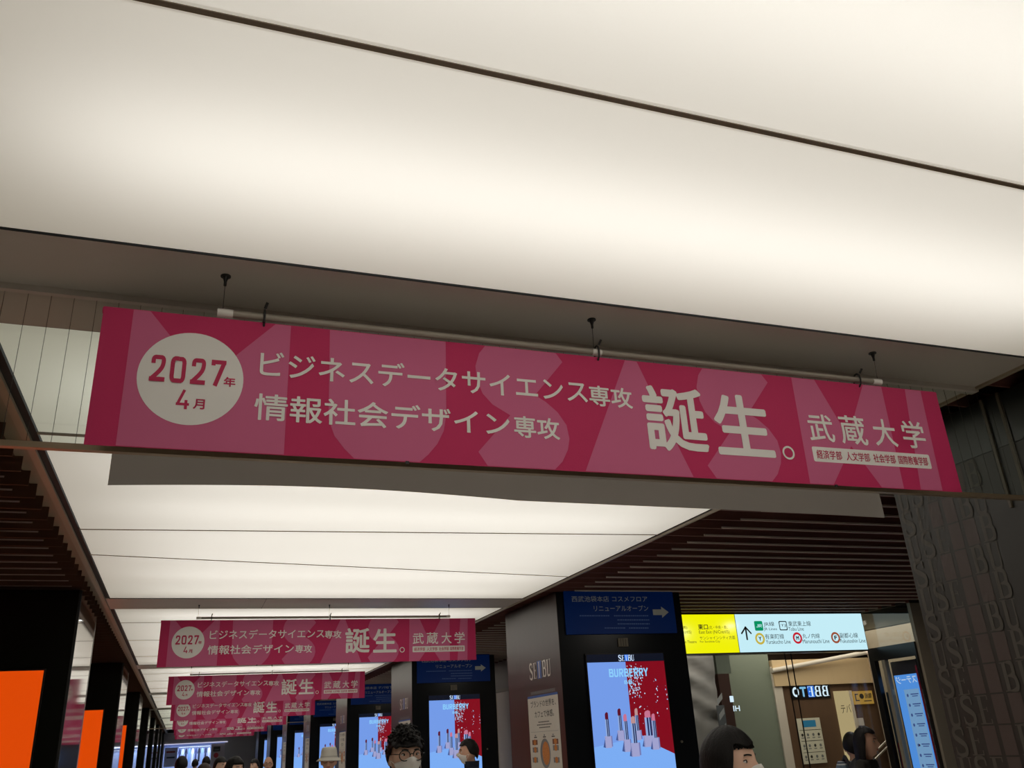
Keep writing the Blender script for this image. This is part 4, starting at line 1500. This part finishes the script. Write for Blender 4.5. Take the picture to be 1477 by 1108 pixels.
def head_pt(d):
    """surface of a head about its centre for a unit direction; the face looks to -y"""
    x, y, z = d
    p = Vector((x * .074, y * .096, z * .118))
    if z < 0:
        p.x *= 1 - .30 * (-z) ** 1.4
        if y > 0: p.y *= 1 - .42 * min(1, -z * 1.3)
    if y < 0:
        f = min(1, -y * 1.6)
        p.y -= f * .021 * gauss(x, .15) * gauss(z + .20, .16)                       # nose
        p.y -= f * .008 * gauss(x, .10) * gauss(z - .02, .22)                       # bridge
        p.y += f * .009 * (gauss(abs(x) - .40, .18)) * gauss(z - .05, .12)          # eye sockets
        p.y -= f * .004 * gauss(x, .5) * gauss(z - .22, .10)                        # brow
        p.y -= f * .005 * gauss(x, .24) * gauss(z + .50, .08)                       # lips
        p.y += f * .003 * gauss(x, .3) * gauss(z + .66, .06)
        p.y -= f * .012 * gauss(x, .30) * gauss(z + .88, .16)                       # chin
    return p


def sphere_dirs(nu, nv):
    vs, fs = [], []
    for j in range(nv + 1):
        th = pi * j / nv
        for i in range(nu):
            ph = 2 * pi * i / nu
            vs.append(Vector((sin(th) * cos(ph), sin(th) * sin(ph), cos(th))))
    for j in range(nv):
        for i in range(nu):
            fs.append((j * nu + i, (j + 1) * nu + i, (j + 1) * nu + (i + 1) % nu, j * nu + (i + 1) % nu))
    return vs, fs


def skin_mesh(nodes, edges, root=0, sub=2):
    """grow a surface around a skeleton with a Skin modifier; nodes = [(pos, radius)]"""
    me = bpy.data.meshes.new('sk')
    me.from_pydata([n[0] for n in nodes], edges, [])
    ob = bpy.data.objects.new('sk', me)
    COL.objects.link(ob)
    sk = ob.modifiers.new('skin', 'SKIN')
    sk.use_smooth_shade = True
    lay = me.skin_vertices[0].data if me.skin_vertices else None
    if lay is None:
        bpy.context.view_layer.objects.active = ob
        bm = bmesh.new(); bm.from_mesh(me); bm.verts.layers.skin.verify(); bm.to_mesh(me); bm.free()
        lay = me.skin_vertices[0].data
    for i, n in enumerate(nodes):
        r = n[1]
        lay[i].radius = r if isinstance(r, tuple) else (r, r)
        lay[i].use_root = (i == root)
    if sub:
        ob.modifiers.new('sub', 'SUBSURF').levels = sub
    dg = bpy.context.evaluated_depsgraph_get()
    ev = bpy.data.meshes.new_from_object(ob.evaluated_get(dg))
    vs = [v.co.copy() for v in ev.vertices]; fs = [tuple(p.vertices) for p in ev.polygons]
    bpy.data.objects.remove(ob); bpy.data.meshes.remove(me); bpy.data.meshes.remove(ev)
    return vs, fs


def skeleton(h, arm=None):
    """standing figure: key joints for a body of height h, facing -y"""
    k = h / 1.7
    J = {}
    J['pelvis'] = Vector((0, .01, .93 * k)); J['waist'] = Vector((0, .0, 1.06 * k)); J['chest'] = Vector((0, .01, 1.26 * k))
    J['neck0'] = Vector((0, .018, 1.42 * k)); J['neck1'] = Vector((0, .006, h - .19)); J['head'] = Vector((0, .0, h - .13))
    for s, n in ((-1, 'L'), (1, 'R')):
        J['sh' + n] = Vector((s * .165 * k, .018, 1.375 * k)); J['el' + n] = Vector((s * .235 * k, .035, 1.10 * k)); J['wr' + n] = Vector((s * .245 * k, -.045, .87 * k))
        J['pa' + n] = Vector((s * .245 * k, -.065, .80 * k))
        J['hip' + n] = Vector((s * .092 * k, .012, .87 * k)); J['kn' + n] = Vector((s * .098 * k, -.005, .48 * k)); J['an' + n] = Vector((s * .10 * k, .02, .09 * k)); J['he' + n] = Vector((s * .10 * k, .045, .035)); J['to' + n] = Vector((s * .112 * k, -.15, .03))
    if arm: J.update({a: Vector(b) for a, b in arm.items()})
    return J, k


def flatten(vs, z0, z1, hw, f):
    for v in vs:
        if z0 < v.z < z1 and abs(v.x) < hw:
            v.y = .012 + (v.y - .012) * f
    return vs


def person(label, px, py, face, h, hair='short', hmat=None, skin=None, top=(.02, .02, .025), legs=(.015, .015, .02), mask=False, glasses=None, hat=None, collar=False, arm=None, stripes=None, strap=False, fine=True, fringe=.055, curl=.0, group=None, cardigan=None):
    hmat = hmat or M_hair; skin = skin or M_skin
    J, k = skeleton(h, arm)
    root = thing('person', label, 'person', (0, 0, 0), group)
    hc = Vector((0, -.012, h - .118))
    # --- body: one surface
    nodes, idx, edges = [], {}, []
    def nd(n, p, r): idx[n] = len(nodes); nodes.append((tuple(p), r))
    def ed(*a): edges.extend([(idx[x], idx[y]) for x, y in zip(a, a[1:])])
    nd('pelvis', J['pelvis'], .125 * k); nd('waist', J['waist'], .112 * k); nd('chest', J['chest'], .128 * k); nd('neck0', J['neck0'], .058 * k); nd('neck1', J['neck1'], .050); nd('head', J['head'], .052)
    ed('pelvis', 'waist', 'chest', 'neck0', 'neck1', 'head')
    for n, s in (('L', -1), ('R', 1)):
        nd('sh' + n, J['sh' + n], .052 * k); nd('el' + n, J['el' + n], .040 * k); nd('wr' + n, J['wr' + n], .026 * k); nd('pa' + n, J['pa' + n], (.036, .018))
        ed('chest', 'sh' + n, 'el' + n, 'wr' + n, 'pa' + n)
        nd('hip' + n, J['hip' + n], .080 * k); nd('kn' + n, J['kn' + n], .054 * k); nd('an' + n, J['an' + n], .036 * k); nd('to' + n, J['to' + n], .026)
        ed('pelvis', 'hip' + n, 'kn' + n, 'an' + n, 'to' + n)
    vs, fs = skin_mesh(nodes, edges, 0, 1)
    flatten(vs, .85 * k, 1.40 * k, .19 * k, .74)
    mb = MB(); mb.mesh(vs, fs, skin)
    # fingers and thumb rooted in the palm
    for n, s in (('L', -1), ('R', 1)):
        d = (J['pa' + n] - J['wr' + n]).normalized()
        fwd = Vector((0, -1, 0)); fwd = (fwd - d * fwd.dot(d)).normalized()
        inn = d.cross(fwd) * s
        for q, (off, ln) in enumerate(((-.030, .070), (-.010, .082), (.010, .076), (.029, .060))):
            a = J['pa' + n] + fwd * (-off) * 1.0 + d * .012
            b = a + d * ln * .42 + inn * .004 * s; c = b + d * ln * .33 - inn * .010; e = c + d * ln * .25 - inn * .016
            fv, ff = skin_mesh([(tuple(a), .009), (tuple(b), .0085), (tuple(c), .008), (tuple(e), .0065)], [(0, 1), (1, 2), (2, 3)], 0, 1)
            mb.mesh(fv, ff, skin)
        a = J['wr' + n] + d * .025 + fwd * .018; b = a + fwd * .022 + d * .024; c = b + d * .026 + fwd * .006
        fv, ff = skin_mesh([(tuple(a), .011), (tuple(b), .010), (tuple(c), .008)], [(0, 1), (1, 2)], 0, 1)
        mb.mesh(fv, ff, skin)
    hv, hf = sphere_dirs(48, 36) if fine else sphere_dirs(28, 20)
    mb.mesh([hc + head_pt(d) for d in hv], hf, skin)
    for s in (-1, 1):
        mb.ellipsoid(hc + Vector((s * .0745, .012, -.012)), .010, .020, .032, skin, 12, 8, Matrix.Rotation(s * .35, 3, 'Z'))
        mb.ellipsoid(hc + Vector((s * .079, .010, -.014)), .006, .011, .018, skin, 10, 6)
    body = mb.build('body', root)
    rm = body.modifiers.new('one_surface', 'REMESH'); rm.mode = 'VOXEL'; rm.voxel_size = .0062 if fine else .011; rm.use_smooth_shade = True
    smo = body.modifiers.new('smooth', 'SMOOTH'); smo.factor = .5; smo.iterations = 2 if fine else 1
    # --- eyes, brows, lips
    for s in (-1, 1):
        mb = MB()
        c = hc + Vector((s * .0305, head_pt(Vector((s * .40, -.9, .05)).normalized()).y + .0075, .006))
        mb.ellipsoid(c, .0150, .0105, .0072, M_eye, 14, 8)
        mb.ellipsoid(c + Vector((0, -.0070, 0)), .0062, .0046, .0064, M_iris, 12, 6)
        # upper lid line
        mb.polytube([c + Vector((q * .016, -.0085 + .004 * q * q, .0062 - .003 * q * q)) for q in (-1, -.5, 0, .5, 1)], .0016, M_iris, 6)
        mb.build('eye', root)
        mb = MB()
        mb.polytube([hc + Vector((s * (.014 + .010 * q), head_pt(Vector((s * (.2 + .13 * q), -.9, .27)).normalized()).y - .0015, .026 + .003 * sin(q * .9))) for q in range(4)], .0030, hmat, 6)
        mb.build('eyebrow', root)
    if not mask:
        mb = MB(); yl = head_pt(Vector((0, -.87, -.5)).normalized()).y
        mb.ellipsoid(hc + Vector((0, yl + .004, -.0555)), .022, .007, .0045, M_lips, 14, 6); mb.ellipsoid(hc + Vector((0, yl + .005, -.0625)), .019, .007, .005, M_lips, 14, 6)
        mb.build('lips', root)
    # --- hair
    if hair != 'bald':
        par = {'short': (-.070, -.015, 1.10), 'messy': (-.075, -.022, 1.11), 'bob': (-.19, -.185, 1.17), 'long': (-.36, -.34, 1.12), 'bun': (-.07, -.03, 1.07)}[hair]
        zb, zsd, sc = par
        NA, NT = (72, 26) if fine else (40, 16)
        fa = 2.05 if hair == 'bob' else (1.68 if hair == 'long' else 1.75)
        rnd = random.Random(len(label) * 13 + int(px * 7))
        seed = rnd.random() * 50
        vs, fs = [], []
        for j in range(NT + 1):
            t = j / NT
            for i in range(NA):
                a = -pi + 2 * pi * i / NA
                aa = abs(a)
                w = min(1, max(0, (aa - (fa - .28)) / .45)); w = w * w * (3 - 2 * w)
                back = zb + (zsd - zb) * min(1, aa / 1.5)
                # a parting makes the fringe a little uneven
                fr_ = fringe + (.010 * noise.noise((a * 3, seed, 0)) if curl or hair in ('short', 'messy') else .006 * sin(a * 5))
                zh = back * (1 - w) + fr_ * w
                if zh >= 0: total = math.acos(min(1, zh / .118)) * .118
                else: total = pi / 2 * .118 - zh
                l = total * t
                if l <= pi / 2 * .118:
                    th = l / .118
                    p = head_pt(Vector((sin(th) * sin(a), sin(th) * cos(a), cos(th)))) if th > 1e-4 else Vector((0, 0, .118))
                    p = Vector((p.x * sc, p.y * (sc if p.y > 0 else 1.07), p.z * (1 + (sc - 1) * (.4 if hair == 'bob' else .75))))
                else:
                    d = l - pi / 2 * .118
                    e = Vector((sin(a) * .074 * sc, cos(a) * .096 * (sc if cos(a) > 0 else 1.07), 0))
                    if hair in ('bob', 'long'):
                        q_ = min(1, d / .16); e = Vector((e.x * (1 + .10 * sin(q_ * pi) + .10 * (d > .1)), e.y * (1 - .06 * q_) + .008 * q_, 0))
                    else:
                        q_ = d / .075; e = Vector((e.x * (1 - .08 * q_), e.y * (1 - .22 * q_), 0))
                    p = e + Vector((0, 0, -d))
                if curl:
                    nn = p.normalized()
                    p = p + nn * curl * (noise.noise((p.x * 38 + seed, p.y * 38, p.z * 38)) + .6 * noise.noise((p.x * 80 + seed, p.y * 80, p.z * 80)) + .25) * min(1, t * 4 + .3)
                else:
                    p = p + p.normalized() * .0022 * noise.noise((a * 14 + seed, t * 2, 0))
                vs.append(hc + p)
        for j in range(NT):
            for i in range(NA):
                fs.append((j * NA + i, (j + 1) * NA + i, (j + 1) * NA + (i + 1) % NA, j * NA + (i + 1) % NA))
        mb = MB(); mb.mesh(vs, fs, hmat)
        if hair == 'messy':
            # loose locks standing off the head and over the forehead
            for q in range(150):
                a = rnd.uniform(-pi, pi); th = rnd.uniform(.1, 1.35) if abs(a) < 2 else rnd.uniform(.2, 1.05)
                d = Vector((sin(th) * sin(a), sin(th) * cos(a), cos(th)))
                b0 = hc + head_pt(d) * sc * 1.02
                tan = Vector((rnd.uniform(-1, 1), rnd.uniform(-1, 1), rnd.uniform(-.8, .5)))
                tan = (tan - d * tan.dot(d)).normalized()
                L_ = rnd.uniform(.020, .045)
                mid = b0 + tan * L_ * .5 + d * .010
                end = b0 + tan * L_ + d * rnd.uniform(-.006, .016)
                mb.tube(b0, mid, .0070, hmat, 6, .0055, False); mb.tube(mid, end, .0055, hmat, 6, .0008, False)
        if hair in ('bob', 'long') and cardigan != 'nofringe':
            for q in range(26):
                a = pi - .95 + 1.9 * q / 25
                th0, th1 = .55, math.acos(min(1, (fringe - .012 + .006 * rnd.random()) / .118))
                P_ = []
                for w in range(5):
                    th = th0 + (th1 - th0) * w / 4
                    d = Vector((sin(th) * sin(a), sin(th) * cos(a), cos(th)))
                    p = head_pt(d); P_.append(hc + Vector((p.x * 1.07, p.y * 1.07, p.z * 1.07)))
                for w in range(4):
                    mb.tube(P_[w], P_[w + 1], .0065 - .001 * w, hmat, 6, .0055 - .001 * w, False)
        if hair == 'bun':
            mb.ellipsoid(hc + Vector((0, .105, .05)), .045, .04, .042, hmat, 14, 9)
        hr_ = mb.build('hair', root)
        if hair != 'messy' or True:
            sd = hr_.modifiers.new('thick', 'SOLIDIFY'); sd.thickness = .006; sd.offset = -1
    elif True:
        pass
    # --- clothes
    tm = mat('cloth_top_%s' % label[:28].replace(' ', '_'), top, .85, 0, .2, bump=((60, 60, 60), .1))
    if stripes:
        nt = tm.node_tree; pb = nt.nodes['Principled BSDF']
        tc = nt.nodes.new('ShaderNodeTexCoord'); sp = nt.nodes.new('ShaderNodeSeparateXYZ'); mm = nt.nodes.new('ShaderNodeMath'); mm.operation = 'FRACT'
        mu = nt.nodes.new('ShaderNodeMath'); mu.operation = 'MULTIPLY'; mu.inputs[1].default_value = 15.0
        cr = nt.nodes.new('ShaderNodeValToRGB'); cr.color_ramp.interpolation = 'CONSTANT'
        el = cr.color_ramp.elements; el[0].color = (*top, 1); el[1].position = .42; el[1].color = (*stripes, 1)
        e3 = el.new(.62); e3.color = (top[0] * .35, top[1] * .35, top[2] * .4, 1); e4 = el.new(.8); e4.color = (stripes[0] * .6, stripes[1] * .6, stripes[2] * .65, 1)
        nt.links.new(tc.outputs['Object'], sp.inputs[0]); nt.links.new(sp.outputs['Z'], mu.inputs[0]); nt.links.new(mu.outputs[0], mm.inputs[0]); nt.links.new(mm.outputs[0], cr.inputs[0]); nt.links.new(cr.outputs[0], pb.inputs['Base Color'])
    nodes, idx, edges = [], {}, []
    nd('chest', J['chest'], .150 * k); nd('waist', J['waist'], .138 * k); nd('hem', Vector((0, .01, .90 * k)), .150 * k); nd('neck0', J['neck0'] + Vector((0, 0, -.012)), .076 * k); nd('nk', J['neck0'] + Vector((0, -.004, .022)), .066 * k)
    ed('hem', 'waist', 'chest', 'neck0', 'nk')
    for n in 'LR':
        nd('sh' + n, J['sh' + n] + Vector((0, 0, .004)), .070 * k); nd('el' + n, J['el' + n], .056 * k); nd('wr' + n, J['wr' + n] + (J['el' + n] - J['wr' + n]) * .12, .042 * k)
        ed('chest', 'sh' + n, 'el' + n, 'wr' + n)
    vs, fs = skin_mesh(nodes, edges, 0, 2 if fine else 1)
    flatten(vs, .80 * k, 1.395 * k, .20 * k, .76)
    mb = MB(); mb.mesh(vs, fs, tm)
    if collar:
        cz = J['neck0'].z + .03
        for q in range(20):
            a0, a1 = -2.5 + 5.0 * q / 20, -2.5 + 5.0 * (q + 1) / 20
            def cp(a, r, z): return Vector((r * sin(a), .012 + r * .92 * cos(a), z))
            mb.face([cp(a0, .088, cz - .05), cp(a1, .088, cz - .05), cp(a1, .094, cz + .035), cp(a0, .094, cz + .035)], tm, True)
            mb.face([cp(a1, .080, cz - .05), cp(a0, .080, cz - .05), cp(a0, .088, cz + .035), cp(a1, .088, cz + .035)], tm, True)
            mb.face([cp(a0, .094, cz + .035), cp(a1, .094, cz + .035), cp(a1, .088, cz + .035), cp(a0, .088, cz + .035)], tm, True)
    mb.build('jacket' if collar else 'shirt', root)
    lm = mat('cloth_legs_%s' % label[:28].replace(' ', '_'), legs, .85, 0, .2)
    nodes, idx, edges = [], {}, []
    nd('pelvis', J['pelvis'], .140 * k); nd('w', J['waist'] + Vector((0, 0, -.04)), .122 * k); ed('pelvis', 'w')
    for n in 'LR':
        nd('hip' + n, J['hip' + n], .096 * k); nd('kn' + n, J['kn' + n], .074 * k); nd('an' + n, J['an' + n] + Vector((0, 0, .03)), .062 * k); ed('pelvis', 'hip' + n, 'kn' + n, 'an' + n)
    vs, fs = skin_mesh(nodes, edges, 0, 1)
    flatten(vs, .80 * k, 1.2 * k, .25, .78)
    mb = MB(); mb.mesh(vs, fs, lm); mb.build('trousers', root)
    for n in 'LR':
        mb = MB(); a = J['an' + n]; t_ = J['to' + n]
        mb.ellipsoid((a.x, a.y - .01, .050), .046, .065, .050, M_shoe, 14, 8); mb.ellipsoid(((a.x + t_.x) / 2, (a.y + t_.y) / 2 - .01, .036), .048, .130, .036, M_shoe, 16, 8)
        mb.build('shoe', root)
    # --- mask
    if mask:
        mb = MB(); NX, NZ = 26, 14; vs, fs = [], []
        for j in range(NZ + 1):
            for i in range(NX + 1):
                a = -1.25 + 2.5 * i / NX
                zz = -.16 - .86 * j / NZ
                top_ = gauss(a, .40) * .13 * (1 - j / NZ); zz += top_ - .10 * (1 - j / NZ) * (abs(a) / 1.25) ** 2 + .12 * (j / NZ) * (abs(a) / 1.25) ** 2
                zz = max(-1.02, zz); sn = sqrt(max(.05, 1 - min(1, zz * zz)))
                p = head_pt(Vector((sin(a) * max(sn, .38), -cos(a) * max(sn, .38), max(-.95, zz))).normalized())
                p = Vector((p.x, p.y, max(p.z, -.118)))
                puff = 1.045 + .03 * sin(pi * j / NZ) * gauss(a, .9)
                pl_ = .0012 * sin(j / NZ * pi * 6)
                vs.append(hc + Vector((p.x * puff, p.y * puff - .004 + pl_, p.z)))
        for j in range(NZ):
            for i in range(NX):
                a = j * (NX + 1) + i; fs.append((a, a + 1, a + NX + 2, a + NX + 1))
        mb.mesh(vs, fs, M_mask)
        mk = mb.build('face_mask', root)
        sd = mk.modifiers.new('thick', 'SOLIDIFY'); sd.thickness = .002
        for s in (-1, 1):
            mb = MB()
            for z0 in (-.03, -.075):
                mb.tube(hc + Vector((s * .070, -.035, z0)), hc + Vector((s * .083, .012, -.010 - (z0 + .03) * .4)), .0014, M_mask, 6)
            mb.build('ear_loop', mk)
    # --- glasses
    if glasses:
        gm = mat('glasses_frame', (0.012, 0.010, 0.010), .25)
        gr = thing_child(root, 'glasses')
        ye = head_pt(Vector((.3, -.95, .04)).normalized()).y - .014
        for s in (-1, 1):
            mb = MB(); cx = s * .0335; rx, rz = .0260, .0235
            P_ = [hc + Vector((cx + rx * cos(2 * pi * q / 28), ye + .010 * ((cx + rx * cos(2 * pi * q / 28)) / .06) ** 2, .002 + rz * sin(2 * pi * q / 28) * (1 - .06 * cos(2 * pi * q / 28)))) for q in range(29)]
            mb.polytube(P_, glasses, gm, 6); mb.build('rim', gr)
            mb = MB(); mb.face([p + Vector((0, .001, 0)) for p in P_[:-1]], LENS); mb.build('lens', gr)
            mb = MB(); mb.polytube([hc + Vector((s * .0590, ye + .010, .008)), hc + Vector((s * .076, ye + .03, .010)), hc + Vector((s * .081, .012, .010)), hc + Vector((s * .078, .030, -.008))], glasses * .85, gm, 6); mb.build('temple', gr)
        mb = MB(); mb.polytube([hc + Vector((-.0085, ye, .006)), hc + Vector((0, ye - .002, .010)), hc + Vector((.0085, ye, .006))], glasses, gm, 6); mb.build('bridge', gr)
    # --- bucket hat
    if hat:
        hm = mat('hat_cloth', hat, .85, bump=((90, 90, 90), .15))
        mb = MB(); NA = 40; prof = [(.0, .128), (.055, .127), (.078, .118), (.086, .095), (.094, .040), (.098, .026), (.118, .012), (.140, -.004), (.138, -.008), (.116, .007), (.095, .020)]
        vs, fs = [], []
        for (r, z) in prof:
            for i in range(NA):
                a = 2 * pi * i / NA; vs.append(hc + Vector((r * .93 * sin(a), r * 1.10 * cos(a), z + .006 + .003 * sin(2 * a) * (r > .11))))
        for j in range(len(prof) - 1):
            for i in range(NA): fs.append((j * NA + i, (j + 1) * NA + i, (j + 1) * NA + (i + 1) % NA, j * NA + (i + 1) % NA))
        mb.mesh(vs, fs, hm)
        ht = mb.build('hat', root)
        mb = MB(); vs = []; 
        for z, r in ((.030, .0985), (.040, .0955)):
            for i in range(NA):
                a = 2 * pi * i / NA; vs.append(hc + Vector((r * .935 * sin(a), r * 1.105 * cos(a), z + .006)))
        mb.mesh(vs, [(i, (i + 1) % NA, NA + (i + 1) % NA, NA + i) for i in range(NA)], mat('hat_band', tuple(c * .75 for c in hat), .85)); mb.build('hat_band', ht)
    if strap:
        mb = MB()
        P_ = [Vector((-.11 * k, .09, 1.40 * k)), Vector((-.10 * k, -.03, 1.425 * k)), Vector((-.05 * k, -.115, 1.33 * k)), Vector((.06 * k, -.135, 1.16 * k)), Vector((.15 * k, -.11, 1.0 * k))]
        for a, b in zip(P_, P_[1:]):
            n_ = Vector((.016, 0, .010)); f_ = Vector((0, -.006, 0))
            mb.face([a - n_, b - n_, b + n_, a + n_], M_cable); mb.face([a - n_ + f_, a + n_ + f_, b + n_ + f_, b - n_ + f_], M_cable)
        mb.build('bag_strap', root)
    root.rotation_euler = (0, 0, radians(face))
    root.location = (px, py, 0)
    return root


def thing_child(root, name):
    o = bpy.data.objects.new(name, None); COL.objects.link(o); o.parent = root; PLOC[o.name] = PLOC[root.name]
    return o


LENS = glass_mat('spectacle_lens', (.96, .96, .96))

person('man with round black glasses, white mask and tousled black hair, in a dark coat', 1.047, 4.54, 6, 1.68, 'messy', None, M_skin, (.016, .018, .026), (.02, .02, .025), True, .0026, None, True, None, None, False, True, .034, .010)
person('woman with straight black hair and a white mask, nearest at the bottom edge', 1.905, 2.985, 30, 1.600, 'bob', None, M_skin, (.03, .028, .03), (.02, .02, .02), True, None, None, False, None, None, False, True, .056)
person('man in profile with a white mask under his chin, in front of the second screen', 2.85, 9.33, -100, 1.64, 'short', None, M_skin2, (.020, .026, .044), (.02, .02, .02), True, None, None, True, None, None, False, True, .058, .004)
person('older man in a pale bucket hat walking towards the viewer', 1.47, 9.86, -12, 1.635, 'short', None, M_skin2, (.05, .05, .055), (.03, .03, .03), False, .0018, srgb(206, 202, 190)[:3], False, None, None, False, True, .058)
person('balding man with glasses in a dark top, far down the concourse', 1.46, 16.86, -6, 1.58, 'bald', None, M_skin2, (.02, .022, .03), (.02, .02, .02), False, .0022, None, False, None, None, False, False)
person('person in a white shirt with a dark diagonal strap, beside the balding man', 1.41, 19.2, -50, 1.545, 'short', None, M_skin, (.62, .60, .57), (.04, .04, .05), False, None, None, False, None, None, True, False, .05)
person('woman in profile with long dark hair and a dark cardigan, before the shop window', 5.61, 6.58, 32, 1.545, 'long', None, M_skin2, (.035, .032, .028), (.02, .02, .025), False, None, None, False, None, None, False, True, .066, .0, None, 'nofringe')
person('person in a blue and white striped shirt behind the woman in profile', 6.04, 7.26, 150, 1.50, 'short', None, M_skin2, (.14, .19, .24), (.03, .03, .05), False, None, None, False, None, (.50, .52, .52), False, True, .055)
crowd = [
    ('person with black hair and a white top, leftmost of the far crowd', .02, 13.88, 165, 1.66, 'short', (.55, .53, .5), None),
    ('person in white with black hair, half seen behind the leftmost of the crowd', .52, 20.66, 180, 1.655, 'short', (.6, .6, .6), None),
    ('person with brown hair low at the bottom edge, in front of the crowd', .26, 10.94, 180, 1.56, 'bob', (.05, .04, .04), M_hairb),
    ('dark haired person looking left, third from the right end of the crowd', .53, 13.71, 40, 1.62, 'short', (.03, .03, .04), None),
    ('person with full dark wavy hair at the bottom edge, largest of the crowd', .54, 10.23, 35, 1.61, 'bob', (.04, .035, .035), None),
    ('small far figure in a dark top before the bright clothes shop', .38, 26.0, 175, 1.62, 'short', (.03, .03, .05), None),
]
for (lab, x, y, fc, h, hs, tp, hm) in crowd:
    person(lab, x, y, fc, h - .01, hs, hm, M_skin, tp, (.03, .03, .035), False, None, None, False, None, None, False, False, .055, .006 if 'wavy' in lab else 0, 'crowd at the far end')

# backpack worn by the person in the striped shirt: a thing of its own
bp = thing('backpack', 'black backpack on the back of the person in the striped shirt', 'backpack', (0, 0, 0))
M_bag = mat('bag_black', (.014, .014, .016), .6, bump=((80, 80, 80), .2))
mb = MB(); mb.ellipsoid((0, .215, 1.09), .135, .085, .21, M_bag, 20, 12); mb.build('bag', bp)
mb = MB(); mb.ellipsoid((0, .285, 1.03), .10, .03, .11, M_bag, 16, 8); mb.build('pocket', bp)
for s in (-1, 1):
    mb = MB(); mb.polytube([Vector((s * .085, .17, 1.22)), Vector((s * .10, .06, 1.30)), Vector((s * .10, -.075, 1.25)), Vector((s * .11, -.125, 1.12)), Vector((s * .13, -.05, .98)), Vector((s * .11, .16, .95))], .017, M_bag, 8); mb.build('strap', bp)
bp.rotation_euler = (0, 0, radians(150)); bp.location = (6.04, 7.26, 0)
